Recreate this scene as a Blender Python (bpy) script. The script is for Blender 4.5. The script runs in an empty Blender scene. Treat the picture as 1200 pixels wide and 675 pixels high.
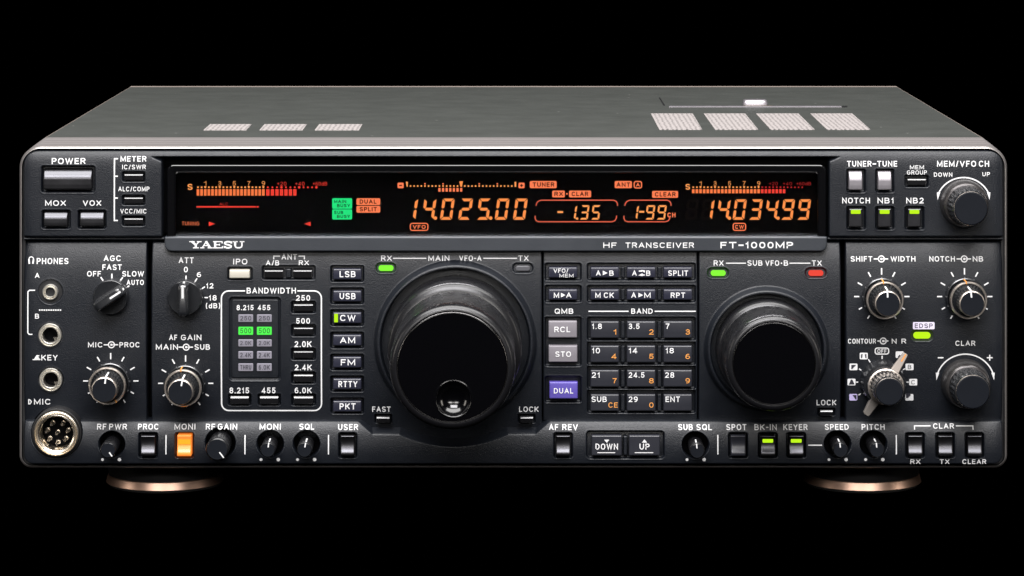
import bpy, math, random
import numpy as np
random.seed(4); RNG = np.random.RandomState(7)
sc = bpy.context.scene
COL = sc.collection
S = 0.000355          # metres per unit of the face plan (the drawing grid of the front face)
D = 1.39              # distance of the camera from the front face
VX, VY = 602.0, -165.0
GZ = 590.0            # plan height of the table
mm = 0.001

def W(px, py, h=0.0):
    """plan point px,py seen at protrusion h (mm towards the viewer) -> world"""
    k = (D - h * mm) / D
    return ((px - VX) * S * k, -h * mm, (GZ - VY) * S - (py - VY) * S * k)
def E(px, py, h=0.0):
    """plan point straight behind / before the face (no scaling)"""
    return ((px - VX) * S, -h * mm, (GZ - py) * S)

# ------------------------------------------------------------------ materials
def mat(name, base, rough=0.5, metal=0.0, ior=1.5, grain=None, gstr=0.25, coat=0.0, emis=None, estr=1.0, var=0.0,
        trans=0.0, aniso=0.0, scratch=0.0):
    m = bpy.data.materials.new(name); m.use_nodes = True
    nt = m.node_tree; b = nt.nodes['Principled BSDF']; L = nt.links
    b.inputs['Base Color'].default_value = (*base, 1); b.inputs['Roughness'].default_value = rough
    b.inputs['Metallic'].default_value = metal; b.inputs['IOR'].default_value = ior
    b.inputs['Coat Weight'].default_value = coat; b.inputs['Coat Roughness'].default_value = 0.12
    b.inputs['Transmission Weight'].default_value = trans
    b.inputs['Anisotropic'].default_value = aniso
    if emis:
        b.inputs['Emission Color'].default_value = (*emis, 1); b.inputs['Emission Strength'].default_value = estr
    tc = nt.nodes.new('ShaderNodeTexCoord')
    if grain:
        n = nt.nodes.new('ShaderNodeTexNoise'); n.inputs['Scale'].default_value = grain
        n.inputs['Detail'].default_value = 2.0
        L.new(tc.outputs['Object'], n.inputs['Vector'])
        bp = nt.nodes.new('ShaderNodeBump'); bp.inputs['Strength'].default_value = gstr
        bp.inputs['Distance'].default_value = 0.0002
        L.new(n.outputs['Fac'], bp.inputs['Height']); L.new(bp.outputs['Normal'], b.inputs['Normal'])
    if var or scratch:
        n2 = nt.nodes.new('ShaderNodeTexNoise'); n2.inputs['Scale'].default_value = 55.0
        n2.inputs['Detail'].default_value = 6.0; n2.inputs['Roughness'].default_value = 0.65
        L.new(tc.outputs['Object'], n2.inputs['Vector'])
        mr = nt.nodes.new('ShaderNodeMapRange')
        mr.inputs['From Min'].default_value = 0.3; mr.inputs['From Max'].default_value = 0.7
        mr.inputs['To Min'].default_value = max(0.02, rough - var - scratch); mr.inputs['To Max'].default_value = rough + var
        L.new(n2.outputs['Fac'], mr.inputs['Value']); L.new(mr.outputs['Result'], b.inputs['Roughness'])
        if var:
            mx = nt.nodes.new('ShaderNodeMix'); mx.data_type = 'RGBA'
            mx.inputs['A'].default_value = (*[c * 0.86 for c in base], 1); mx.inputs['B'].default_value = (*[min(1, c * 1.14) for c in base], 1)
            L.new(n2.outputs['Fac'], mx.inputs['Factor']); L.new(mx.outputs['Result'], b.inputs['Base Color'])
    return m
M = {}
M['panel'] = mat('charcoal_textured_plastic', (0.0070, 0.0087, 0.0125), 0.37, ior=1.48, grain=2600, gstr=0.6, var=0.06)
M['bar'] = mat('slate_bar_plastic', (0.028, 0.032, 0.039), 0.48, grain=2600, gstr=0.18, var=0.05)
M['black'] = mat('black_plastic', (0.008, 0.008, 0.009), 0.55)
M['wellblack'] = mat('matte_black', (0.002, 0.002, 0.0025), 0.8, ior=1.15)
M['key'] = mat('dark_key_plastic', (0.022, 0.023, 0.030), 0.30, ior=1.6, grain=3000, gstr=0.06, var=0.05)
M['keyblue'] = mat('blue_black_key_plastic', (0.022, 0.023, 0.038), 0.28, ior=1.6, grain=3000, gstr=0.05, var=0.05)
M['slim'] = mat('slim_key_plastic', (0.006, 0.006, 0.007), 0.18, ior=2.2)
M['bigkey'] = mat('semi_gloss_key', (0.088, 0.088, 0.096), 0.30, metal=0.96, ior=1.7, var=0.06, grain=3000, gstr=0.05)
M['silver'] = mat('silver_key_paint', (0.33, 0.31, 0.335), 0.36, metal=0.7, var=0.08)
M['greykey'] = mat('grey_key_plastic', (0.20, 0.185, 0.205), 0.42, var=0.04)
M['ivory'] = mat('ivory_key_plastic', (0.52, 0.49, 0.42), 0.35)
M['violet'] = mat('violet_key_plastic', (0.10, 0.075, 0.36), 0.35, var=0.03)
M['ink'] = mat('white_ink', (0.79, 0.79, 0.79), 0.6)
M['inkorange'] = mat('orange_ink', (0.80, 0.33, 0.07), 0.6)
M['inkpale'] = mat('pale_lilac_ink', (0.74, 0.68, 0.84), 0.6)
M['inkdark'] = mat('dark_ink', (0.02, 0.02, 0.03), 0.6)
M['inklilac'] = mat('lilac_ink', (0.55, 0.48, 0.78), 0.6)
M['cover'] = mat('grey_green_painted_steel', (0.050, 0.0535, 0.0495), 0.5, grain=2200, gstr=0.10, var=0.05)
M['skirt'] = mat('dark_satin_skirt', (0.075, 0.07, 0.07), 0.28, metal=0.7)
M['knob'] = mat('satin_black_knob', (0.010, 0.011, 0.013), 0.24, ior=1.95, var=0.05)
M['knobsoft'] = mat('soft_black_rubber', (0.007, 0.007, 0.0083), 0.28, ior=1.55, grain=3000, gstr=0.08, var=0.04)
M['cap'] = mat('dark_cap', (0.004, 0.0055, 0.009), 0.50, ior=1.30, var=0.03)
M['gloss'] = mat('gloss_black', (0.003, 0.003, 0.0035), 0.12, ior=1.75)
M['faceblack'] = mat('polished_black_face', (0.0015, 0.0015, 0.002), 0.13, ior=1.6)
M['chrome'] = mat('warm_chrome', (0.84, 0.75, 0.67), 0.36, metal=1.0)
M['nickel'] = mat('nickel', (0.90, 0.87, 0.80), 0.36, metal=1.0)
M['rim'] = mat('bright_trim_edge', (0.62, 0.58, 0.56), 0.30, metal=0.85)
M['facering'] = mat('dark_metal_ring', (0.34, 0.33, 0.33), 0.25, metal=1.0)
M['gold'] = mat('brass_nickel', (1.0, 0.92, 0.80), 0.27, metal=1.0)
M['copper'] = mat('brushed_copper', (0.90, 0.60, 0.46), 0.38, metal=1.0)
M['rubber'] = mat('black_rubber', (0.010, 0.010, 0.010), 0.7)
M['leverdark'] = mat('dark_grey_lever', (0.16, 0.145, 0.13), 0.5)  # darker grey for the lower arm of the lever
M['lever'] = mat('beige_lever_paint', (0.40, 0.35, 0.31), 0.45, var=0.06)
M['lampoff'] = mat('unlit_lamp', (0.10, 0.10, 0.11), 0.3)
M['winoff'] = mat('unlit_indicator', (0.22, 0.21, 0.25), 0.5)
M['indtext'] = mat('indicator_ink', (0.02, 0.02, 0.027), 0.6)
M['indtextlit'] = mat('indicator_ink_lit', (0.01, 0.10, 0.01), 0.6)
def em(name, c, s=1.0): return mat(name, (0.0, 0.0, 0.0), 0.6, emis=c, estr=s, ior=1.0)
M['e_orange'] = em('glow_orange', (1.0, 0.30, 0.075), 1.0)
M['e_amber'] = em('glow_amber', (1.0, 0.36, 0.10), 1.0)
M['e_badge'] = em('glow_badge', (1.0, 0.22, 0.09), 1.0)
M['e_bar'] = em('glow_bar', (0.95, 0.20, 0.06), 1.0)
M['e_frame'] = em('glow_frame', (0.75, 0.13, 0.07), 1.0)
M['e_red'] = em('glow_red', (0.85, 0.052, 0.035), 1.0)
M['e_deepred'] = em('glow_deep_red', (0.42, 0.022, 0.022), 1.0)
M['e_green'] = em('glow_green', (0.02, 0.80, 0.22), 1.0)
M['e_led'] = em('glow_led_green', (0.26, 1.0, 0.05), 1.0)
M['e_lime'] = em('glow_lime', (0.55, 0.95, 0.015), 1.0)
M['e_ledred'] = em('glow_led_red', (0.90, 0.075, 0.05), 1.0)
M['e_ind'] = em('glow_indicator', (0.10, 0.95, 0.10), 1.0)
M['e_moni'] = mat('lit_orange_key', (0.75, 0.28, 0.05), 0.28, emis=(1.0, 0.20, 0.02), estr=0.55, ior=1.6)
M['e_moniyel'] = em('lit_yellow_band', (1.0, 0.50, 0.03), 1.0)
M['ghost'] = em('unlit_segment', (0.0035, 0.0025, 0.002), 1.0)
M['badgeink'] = mat('badge_ink', (0.02, 0.0, 0.0), 0.9, ior=1.0)
M['glass'] = mat('smoked_glass', (1.0, 1.0, 1.0), 0.02, trans=1.0, ior=1.45)

# brushed ribbed trim metal
def trim_mat():
    m = mat('ribbed_satin_aluminium', (0.31, 0.285, 0.28), 0.42, metal=0.55)
    nt = m.node_tree; b = nt.nodes['Principled BSDF']; L = nt.links
    tc = nt.nodes.new('ShaderNodeTexCoord'); mp = nt.nodes.new('ShaderNodeMapping'); mp.inputs['Scale'].default_value = (8, 900, 900)
    n = nt.nodes.new('ShaderNodeTexNoise'); n.inputs['Scale'].default_value = 1.0; n.inputs['Detail'].default_value = 3
    bp = nt.nodes.new('ShaderNodeBump'); bp.inputs['Strength'].default_value = 0.35; bp.inputs['Distance'].default_value = 0.0003
    L.new(tc.outputs['Object'], mp.inputs['Vector']); L.new(mp.outputs['Vector'], n.inputs['Vector'])
    L.new(n.outputs['Fac'], bp.inputs['Height']); L.new(bp.outputs['Normal'], b.inputs['Normal'])
    return m
M['trim'] = trim_mat()
def add_specks(m):
    nt = m.node_tree; b = nt.nodes['Principled BSDF']; L = nt.links; src = b.inputs['Base Color'].links[0].from_socket
    tc = nt.nodes.new('ShaderNodeTexCoord'); v = nt.nodes.new('ShaderNodeTexVoronoi'); v.inputs['Scale'].default_value = 60
    r = nt.nodes.new('ShaderNodeMapRange'); r.inputs['From Min'].default_value = .035; r.inputs['From Max'].default_value = .02
    r.inputs['To Min'].default_value = 0; r.inputs['To Max'].default_value = .55
    L.new(tc.outputs['Object'], v.inputs['Vector']); L.new(v.outputs['Distance'], r.inputs['Value'])
    mx = nt.nodes.new('ShaderNodeMix'); mx.data_type = 'RGBA'; mx.inputs['B'].default_value = (.45, .44, .42, 1)
    L.new(r.outputs['Result'], mx.inputs['Factor']); L.new(src, mx.inputs['A']); L.new(mx.outputs['Result'], b.inputs['Base Color'])
add_specks(M['cover'])
def vent_mat():
    m = mat('perforated_steel', (0.55, 0.50, 0.49), 0.5, metal=0.25)
    nt = m.node_tree; b = nt.nodes['Principled BSDF']; L = nt.links
    tc = nt.nodes.new('ShaderNodeTexCoord')
    v = nt.nodes.new('ShaderNodeTexVoronoi'); v.inputs['Scale'].default_value = 470; v.inputs['Randomness'].default_value = 0.25
    mp = nt.nodes.new('ShaderNodeMapping'); mp.inputs['Scale'].default_value = (1, 0.55, 1)
    L.new(tc.outputs['Object'], mp.inputs['Vector']); L.new(mp.outputs['Vector'], v.inputs['Vector'])
    cr = nt.nodes.new('ShaderNodeMapRange'); cr.inputs['From Min'].default_value = 0.16; cr.inputs['From Max'].default_value = 0.34
    L.new(v.outputs['Distance'], cr.inputs['Value'])
    mx = nt.nodes.new('ShaderNodeMix'); mx.data_type = 'RGBA'
    mx.inputs['A'].default_value = (0.13, 0.12, 0.12, 1); mx.inputs['B'].default_value = (0.46, 0.42, 0.41, 1)
    L.new(cr.outputs['Result'], mx.inputs['Factor']); L.new(mx.outputs['Result'], b.inputs['Base Color'])
    return m
M['vent'] = vent_mat()

# ------------------------------------------------------------------ objects
WPOS = {}
def mkmesh(name, V, F, mats, parent, smooth=True, midx=None, sharp=None):
    V = np.asarray(V, dtype=np.float64)
    c = (V.min(0) + V.max(0)) / 2
    me = bpy.data.meshes.new(name)
    if isinstance(F, np.ndarray):
        n = len(F); k = F.shape[1]
        me.vertices.add(len(V)); me.vertices.foreach_set('co', (V - c).astype(np.float32).ravel())
        me.loops.add(n * k); me.loops.foreach_set('vertex_index', F.astype(np.int32).ravel())
        me.polygons.add(n); me.polygons.foreach_set('loop_start', (np.arange(n) * k).astype(np.int32))
        me.update(calc_edges=True); me.validate()
    else:
        me.from_pydata((V - c).tolist(), [], [tuple(int(i) for i in f) for f in F])
    if not isinstance(mats, (list, tuple)): mats = [mats]
    for m in mats: me.materials.append(M[m] if isinstance(m, str) else m)
    if midx is not None: me.polygons.foreach_set('material_index', np.asarray(midx, dtype=np.int32))
    me.polygons.foreach_set('use_smooth', np.full(len(me.polygons), smooth, dtype=bool))
    if sharp: me.set_sharp_from_angle(angle=math.radians(sharp))
    me.update()
    o = bpy.data.objects.new(name, me); COL.objects.link(o)
    WPOS[o.name] = c
    if parent is not None:
        o.parent = parent; o.location = c - WPOS[parent.name]
    else: o.location = c
    return o

root = bpy.data.objects.new('radio_transceiver', None); COL.objects.link(root)
root.location = (0, 0.17, 0); root.empty_display_size = 0.05; WPOS[root.name] = np.array((0, 0.17, 0.0))
root['label'] = 'black desktop radio transceiver with amber display, large tuning knobs and two copper ringed feet'
root['category'] = 'radio'

def sstep(t): t = np.clip(t, 0, 1); return t * t * (3 - 2 * t)
def rr_sdf(X, Y, x0, y0, x1, y1, r):
    cx, cy = (x0 + x1) / 2, (y0 + y1) / 2
    qx = np.abs(X - cx) - (x1 - x0) / 2 + r; qy = np.abs(Y - cy) - (y1 - y0) / 2 + r
    return np.hypot(np.maximum(qx, 0), np.maximum(qy, 0)) + np.minimum(np.maximum(qx, qy), 0) - r
def axis(a, b, cell, e=2.4):
    if b - a < 2 * e + cell: 
        n = max(4, int((b - a) / cell * 1.6)); return np.linspace(a, b, n + 1)
    n = max(2, int(round((b - a - 2 * e) / cell)))
    edge = np.array([0, .25, .55, .95, 1.4, 1.9]) * e / 2.4
    return np.concatenate([a + edge, np.linspace(a + e, b - e, n + 1), (b - edge)[::-1]])
def clamp_round(X, Y, x0, y0, x1, y1, rs):
    sd = np.full(X.shape, -1e9)
    rtl, rtr, rbr, rbl = rs
    sd = np.maximum(np.maximum(x0 - X, X - x1), np.maximum(y0 - Y, Y - y1))
    for (cx, cy, r, sx, sy) in ((x0 + rtl, y0 + rtl, rtl, -1, -1), (x1 - rtr, y0 + rtr, rtr, 1, -1), (x1 - rbr, y1 - rbr, rbr, 1, 1), (x0 + rbl, y1 - rbl, rbl, -1, 1)):
        if r <= 0: continue
        inn = ((X - cx) * sx >= 0) & ((Y - cy) * sy >= 0)
        dd = np.hypot(X - cx, Y - cy)
        # square to disc map so that no cell collapses
        ax, ay = np.abs(X - cx), np.abs(Y - cy); mxx = np.maximum(ax, ay)
        f = np.where(dd > 1e-9, mxx / np.maximum(dd, 1e-9), 1.0)
        t = np.clip(mxx / r, 0, 1) ** 2
        f = 1 + (f - 1) * t
        X = np.where(inn, cx + (X - cx) * f, X); Y = np.where(inn, cy + (Y - cy) * f, Y)
        sd = np.where(inn, np.hypot(X - cx, Y - cy) - r, sd)
    return X, Y, sd
def field(name, x0, y0, x1, y1, hf, mats, parent, rs=(1, 1, 1, 1), h0=0.0, back=-9.0, edge=0.9, ew=1.8, cell=0.75, plan=W, keep=None, sharp=None):
    """a moulded slab: grid over a rounded rectangle, front relief hf(px,py) in mm, rounded rim, side walls back to 'back'"""
    xs, ys = axis(x0, x1, cell), axis(y0, y1, cell)
    X, Y = np.meshgrid(xs, ys)
    X, Y, sd = clamp_round(X, Y, x0, y0, x1, y1, rs)
    t = np.clip(1 + sd / ew, 0, 1)
    H = hf(X, Y) - edge * (1 - np.sqrt(np.clip(1 - t * t, 0, 1)))
    k = (D - h0 * mm) / D
    V = np.stack([(X - VX) * S * k, -H * mm, (GZ - VY) * S - (Y - VY) * S * k], -1)
    ny, nx = X.shape; idx = np.arange(nx * ny).reshape(ny, nx)
    F = np.stack([idx[:-1, :-1], idx[1:, :-1], idx[1:, 1:], idx[:-1, 1:]], -1).reshape(-1, 4)
    if keep is not None:
        kc = keep(X, Y); kk = (kc[:-1, :-1] | kc[1:, :-1] | kc[1:, 1:] | kc[:-1, 1:]).reshape(-1); F = F[kk]
    loop = np.concatenate([idx[0, :-1], idx[:-1, -1], idx[-1, :0:-1], idx[:0:-1, 0]])
    Vf = V.reshape(-1, 3); B = Vf[loop].copy(); B2 = B.copy(); B2[:, 1] = -back * mm
    n0 = len(Vf); m = len(loop); a = np.arange(m); bnx = (a + 1) % m
    SF = np.stack([loop[a], loop[bnx], n0 + bnx, n0 + a], -1)
    Vall = np.concatenate([Vf, B2])
    return mkmesh(name, Vall, np.concatenate([F, SF]), mats, parent, True, sharp=sharp)

def lathe(name, cx, cy, h0, prof, mats, parent, n=96, teeth=None, plan=W, seg_mats=None, sharp=40, close=True):
    """prof: [(r_mm, h_mm)] from back to front; h measured from the face"""
    c = np.array(plan(cx, cy, h0))
    V = []; F = []; mi = []
    if close:
        prof = list(prof) + [(prof[-1][0] * .96, prof[-1][1])]
        if seg_mats: seg_mats = list(seg_mats)[:len(prof) - 2] + [seg_mats[-1]] * 2
    for j, (r, h) in enumerate(prof):
        a = np.arange(n) * 2 * math.pi / n
        rr = np.full(n, r, dtype=float)
        if teeth and j in teeth:
            per, dep = teeth[j]; rr = rr - dep * (0.5 + 0.5 * np.sign(np.sin(a * per + 0.3)) * np.minimum(1, np.abs(np.sin(a * per + 0.3)) * 2.2))
        V.append(np.stack([c[0] + rr * mm * np.cos(a), np.full(n, -h * mm), c[2] + rr * mm * np.sin(a)], -1))
    V = np.concatenate(V); k = len(prof)
    for j in range(k - 1):
        for i in range(n):
            i2 = (i + 1) % n
            F.append((j * n + i, (j + 1) * n + i, (j + 1) * n + i2, j * n + i2)); mi.append(seg_mats[j] if seg_mats else 0)
    if close: F.append(tuple((k - 1) * n + i for i in range(n))[::-1]); mi.append(seg_mats[-1] if seg_mats else 0)
    o = mkmesh(name, V, F, mats, parent, True, mi, sharp=sharp)
    return o

# ------------------------------------------------------------------ ink: flat print laid on a surface
def _arc(cx, cy, rx, ry, a0, a1, n=8):
    return [(cx + rx * math.cos(math.radians(a0 + (a1 - a0) * i / n)), cy + ry * math.sin(math.radians(a0 + (a1 - a0) * i / n))) for i in range(n + 1)]
def _sq(cx, cy, rx, ry, a0, a1, n=10, e=.8):
    P = []
    for i in range(n + 1):
        t = math.radians(a0 + (a1 - a0) * i / n); c, q = math.cos(t), math.sin(t)
        P.append((cx + rx * math.copysign(abs(c) ** e, c), cy + ry * math.copysign(abs(q) ** e, q)))
    return P
# sans serif capitals as centre lines: width, then poly-lines (x 0..1, y 0..1 upwards); 'c' marks a closed line
GL = {
 'A': (.92, [[(0, 0), (.5, 1), (1, 0)], [(.2, .33), (.8, .33)]]),
 'B': (.80, [[(0, .5), (0, 1), (.55, 1)] + _arc(.55, .76, .36, .24, 90, -90) + [(0, .52)], [(0, .52), (0, 0), (.6, 0)] + _arc(.6, .26, .4, .26, -90, 90) + [(.3, .52)]]),
 'C': (.88, [_sq(.5, .5, .5, .5, 38, 322, 14)]),
 'D': (.84, [[(0, 0), (0, 1), (.42, 1)] + _arc(.42, .5, .58, .5, 90, -90, 10) + [(0, 0)]]),
 'E': (.70, [[(1, 1), (0, 1), (0, 0), (1, 0)], [(0, .52), (.9, .52)]]),
 'F': (.66, [[(1, 1), (0, 1), (0, 0)], [(0, .5), (.85, .5)]]),
 'G': (.90, [_sq(.5, .5, .5, .5, 42, 335, 14) + [(1, .46), (.58, .46)]]),
 'H': (.82, [[(0, 0), (0, 1)], [(1, 0), (1, 1)], [(0, .52), (1, .52)]]),
 'I': (.20, [[(.5, 0), (.5, 1)]]),
 'K': (.84, [[(0, 0), (0, 1)], [(1, 1), (0, .38)], [(.35, .58), (1, 0)]]),
 'L': (.64, [[(0, 1), (0, 0), (1, 0)]]),
 'M': (1.0, [[(0, 0), (0, 1), (.5, .12), (1, 1), (1, 0)]]),
 'N': (.84, [[(0, 0), (0, 1), (1, 0), (1, 1)]]),
 'O': (.92, [('c', _sq(.5, .5, .5, .5, 0, 342, 19, .85))]),
 'P': (.76, [[(0, 0), (0, 1), (.58, 1)] + _arc(.58, .73, .42, .27, 90, -90) + [(0, .46)]]),
 'Q': (.92, [('c', _sq(.5, .5, .5, .5, 0, 342, 19, .85)), [(.6, .3), (1, -.02)]]),
 'R': (.80, [[(0, 0), (0, 1), (.6, 1)] + _arc(.6, .75, .38, .25, 90, -90) + [(0, .5)], [(.55, .48), (1, 0)]]),
 'S': (.80, [_sq(.5, .75, .47, .25, 22, 180, 7) + [(.03, .72)] + [(.12, .57), (.5, .5), (.88, .42), (1, .26)] + _sq(.5, .25, .5, .25, 0, -158, 8)]),
 'T': (.78, [[(0, 1), (1, 1)], [(.5, 1), (.5, 0)]]),
 'U': (.82, [[(0, 1), (0, .4)] + _arc(.5, .4, .5, .4, 180, 360, 8) + [(1, 1)]]),
 'V': (.90, [[(0, 1), (.5, 0), (1, 1)]]),
 'W': (1.25, [[(0, 1), (.25, 0), (.5, .95), (.75, 0), (1, 1)]]),
 'X': (.86, [[(0, 0), (1, 1)], [(0, 1), (1, 0)]]),
 'Y': (.86, [[(0, 1), (.5, .45), (1, 1)], [(.5, .48), (.5, 0)]]),
 'd': (.72, [('c', _sq(.45, .33, .45, .33, 0, 342, 19, .85)), [(.96, 0), (.96, 1)]]),
 '0': (.70, [('c', _sq(.5, .5, .5, .5, 0, 342, 19, .9))]),
 '1': (.40, [[(0, .74), (.5, .80), (.8, 1), (.8, 0)]]),
 '2': (.70, [_arc(.5, .72, .46, .28, 165, -20, 8) + [(.78, .45), (.2, .16), (0, 0), (1, 0)]]),
 '3': (.70, [_arc(.48, .76, .44, .24, 160, -80, 8), _arc(.48, .27, .5, .27, 85, -160, 9), [(.3, .53), (.6, .53)]]),
 '4': (.72, [[(1, .24), (0, .24), (.72, 1), (.72, 0)]]),
 '5': (.70, [[(.92, 1), (.16, 1), (.06, .48)] + _arc(.47, .32, .5, .32, 135, -155, 10)]),
 '6': (.70, [('c', _sq(.5, .3, .5, .3, 0, 342, 19, .9)), _arc(.62, .45, .62, .55, 70, 190, 8)]),
 '7': (.68, [[(0, 1), (1, 1), (.5, .45), (.36, 0)]]),
 '8': (.70, [('c', _sq(.5, .26, .5, .26, 0, 342, 19, .95)), ('c', _sq(.5, .77, .44, .23, 0, 342, 19, .95))]),
 '9': (.70, [('c', _sq(.5, .7, .5, .3, 0, 342, 19, .9)), _arc(.38, .55, .62, .55, -110, 10, 8)]),
 '.': (.20, [[(.5, 0), (.5, .03)]]), '/': (.48, [[(0, -.05), (1, 1.05)]]), '-': (.44, [[(0, .46), (1, .46)]]), '+': (.62, [[(0, .5), (1, .5)], [(.5, .18), (.5, .82)]]),
 '(': (.36, [_arc(1.3, .47, 1.3, .72, 115, 245, 8)]), ')': (.36, [_arc(-.3, .47, 1.3, .72, 65, -65, 8)]),
}
class Ink:
    def __init__(s, h, h0=None): s.V = []; s.F = []; s.m = []; s.mats = []; s.h = h; s.h0 = h0; s.e = 0.13
    def mi(s, m):
        if m not in s.mats: s.mats.append(m)
        return s.mats.index(m)
    def add(s, pts, faces, m, lift=0.0):
        n = len(s.V)
        for (x, y) in pts:
            h = (s.h(x, y) if callable(s.h) else s.h) + s.e + lift
            p = W(x, y, float(h) if s.h0 is None else s.h0); s.V.append((p[0], -float(h) * mm, p[2]))
        for f in faces: s.F.append(tuple(n + i for i in f)); s.m.append(s.mi(m))
    def text(s, t, x0, x1, y0, y1, m='ink', bold=0.022, lift=0.0):
        H = y1 - y0
        if '(' in t: H = H * .78; y1 = y1 - H * .12; y0 = y1 - H
        th = H * (0.158 + (bold - .02) * 3.2); gap = .25
        tot = sum(GL[c][0] for c in t) + gap * (len(t) - 1); k = (x1 - x0) / tot; x = x0; q = 0
        for c in t:
            w, strokes = GL[c]; wp = w * k
            for st in strokes:
                cl = st[0] == 'c'; pts = st[1] if cl else st
                X = max(0.01, wp - th); P = [(x + th / 2 + u * X, y1 - th / 2 - v * (H - th)) for u, v in pts]
                if not cl:
                    for (i, j) in ((0, 1), (-1, -2)):
                        dx, dy = P[i][0] - P[j][0], P[i][1] - P[j][1]; L = math.hypot(dx, dy) or 1
                        e_ = th * (.5 if (abs(dx) < .15 * L or abs(dy) < .15 * L) else .28); P[i] = (P[i][0] + dx / L * e_, P[i][1] + dy / L * e_)
                s.path(P, th, m, closed=cl, lift=lift + .003 * (q % 4), step=99); q += 1
            x += wp + gap * k
    def poly(s, pts, m='ink', lift=0.0):
        a = sum(pts[i][0] * pts[(i + 1) % len(pts)][1] - pts[(i + 1) % len(pts)][0] * pts[i][1] for i in range(len(pts)))
        if a > 0: pts = pts[::-1]
        s.add(pts, [tuple(range(len(pts)))[::-1]], m, lift)
    def rect(s, x0, y0, x1, y1, m='ink', lift=0.0): s.poly([(x0, y0), (x1, y0), (x1, y1), (x0, y1)], m, lift)
    def path(s, pts, w, m='ink', closed=False, lift=0.0, step=12):
        P = []
        for i in range(len(pts) - (0 if closed else 1)):
            a = pts[i]; b = pts[(i + 1) % len(pts)]; L = math.hypot(b[0] - a[0], b[1] - a[1]); n = max(1, int(L / step))
            for k in range(n): P.append((a[0] + (b[0] - a[0]) * k / n, a[1] + (b[1] - a[1]) * k / n))
        if not closed: P.append(pts[-1])
        n = len(P); out = []
        for i in range(n):
            if closed: p, q = P[i - 1], P[(i + 1) % n]
            else: p, q = P[max(0, i - 1)], P[min(n - 1, i + 1)]
            c = P[i]
            d1 = np.array(c, float) - p; d2 = np.array(q, float) - c
            l1 = np.hypot(*d1); l2 = np.hypot(*d2)
            d1 = d1 / l1 if l1 > 1e-9 else d2 / l2; d2 = d2 / l2 if l2 > 1e-9 else d1
            t = d1 + d2; t = t / max(1e-6, np.hypot(*t)); nx, ny = -t[1], t[0]
            cs = max(0.4, abs(nx * -d1[1] + ny * d1[0])); k = w / 2 / cs
            out += [(c[0] + nx * k, c[1] + ny * k), (c[0] - nx * k, c[1] - ny * k)]
        F = [(2 * i, 2 * i + 1, (2 * i + 3), (2 * i + 2)) for i in range(n - 1)]
        if closed: F.append((2 * n - 2, 2 * n - 1, 1, 0))
        s.add(out, F, m, lift)
    def arc(s, cx, cy, r, a0, a1, w, m='ink', lift=0.0, n=40):
        pts = [(cx + r * math.cos(math.radians(a0 + (a1 - a0) * i / n)), cy - r * math.sin(math.radians(a0 + (a1 - a0) * i / n))) for i in range(n + 1)]
        s.path(pts, w, m, lift=lift, step=99)
    def disc(s, cx, cy, r, m='ink', lift=0.0, n=20):
        s.poly([(cx + r * math.cos(i * 2 * math.pi / n), cy - r * math.sin(i * 2 * math.pi / n)) for i in range(n)], m, lift)
    def rr(s, x0, y0, x1, y1, r, n=5):
        P = []
        for (cx, cy, a) in ((x1 - r, y0 + r, 90), (x0 + r, y0 + r, 180), (x0 + r, y1 - r, 270), (x1 - r, y1 - r, 0)):
            for i in range(n + 1):
                t = math.radians(a + 90 * i / n) if True else 0
                P.append((cx + r * math.cos(t), cy - r * math.sin(t)))
        # order: start each arc so that the outline runs counter-clockwise
        P = []
        for (cx, cy, a) in ((x1 - r, y0 + r, 0), (x0 + r, y0 + r, 90), (x0 + r, y1 - r, 180), (x1 - r, y1 - r, 270)):
            for i in range(n + 1):
                t = math.radians(a + 90 * i / n); P.append((cx + r * math.cos(t), cy - r * math.sin(t)))
        return P
    def rrect(s, x0, y0, x1, y1, r, m='ink', lift=0.0): s.poly(s.rr(x0, y0, x1, y1, r), m, lift)
    def rring(s, x0, y0, x1, y1, r, w, m='ink', lift=0.0): s.path(s.rr(x0, y0, x1, y1, r, 6), w, m, closed=True, lift=lift)
    def sym(s, cx, cy, k=1.0):
        s.arc(cx, cy, 3.5, 0, 360, 1.25, n=22); s.disc(cx, cy, 1.35)
        s.path([(cx - 9 * k, cy), (cx - 3.9, cy)], 1.3); s.path([(cx + 3.9, cy), (cx + 8 * k, cy)], 1.3); s.path([(cx - 1.3, cy), (cx + 3.5, cy)], 1.0)
    def build(s, name, parent):
        return mkmesh(name, s.V, s.F, s.mats, parent, False, s.m)

# ------------------------------------------------------------------ case
def rrloop(x0, y0, x1, y1, rt, rb, h, n=10):
    P = []
    for (cx, cy, r, a) in ((x1 - rt, y0 + rt, rt, 0), (x0 + rt, y0 + rt, rt, 90), (x0 + rb, y1 - rb, rb, 180), (x1 - rb, y1 - rb, rb, 270)):
        for i in range(n + 1):
            t = math.radians(a + 90 * i / n); P.append(E(cx + r * math.cos(t), cy - r * math.sin(t), h))
    return P
def loft(name, loops, mats, parent, cap0=False, cap1=False, sharp=35, seg=None):
    n = len(loops[0]); V = [p for l in loops for p in l]; F = []; mi = []
    for j in range(len(loops) - 1):
        for i in range(n):
            k = (i + 1) % n; F.append((j * n + i, (j + 1) * n + i, (j + 1) * n + k, j * n + k)[::-1]); mi.append(seg[j] if seg else 0)
    if cap0: F.append(tuple(range(n))[::1]); mi.append(0)
    if cap1: F.append(tuple((len(loops) - 1) * n + i for i in range(n))[::-1]); mi.append(0)
    return mkmesh(name, V, F, mats, parent, True, mi, sharp=sharp)

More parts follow.
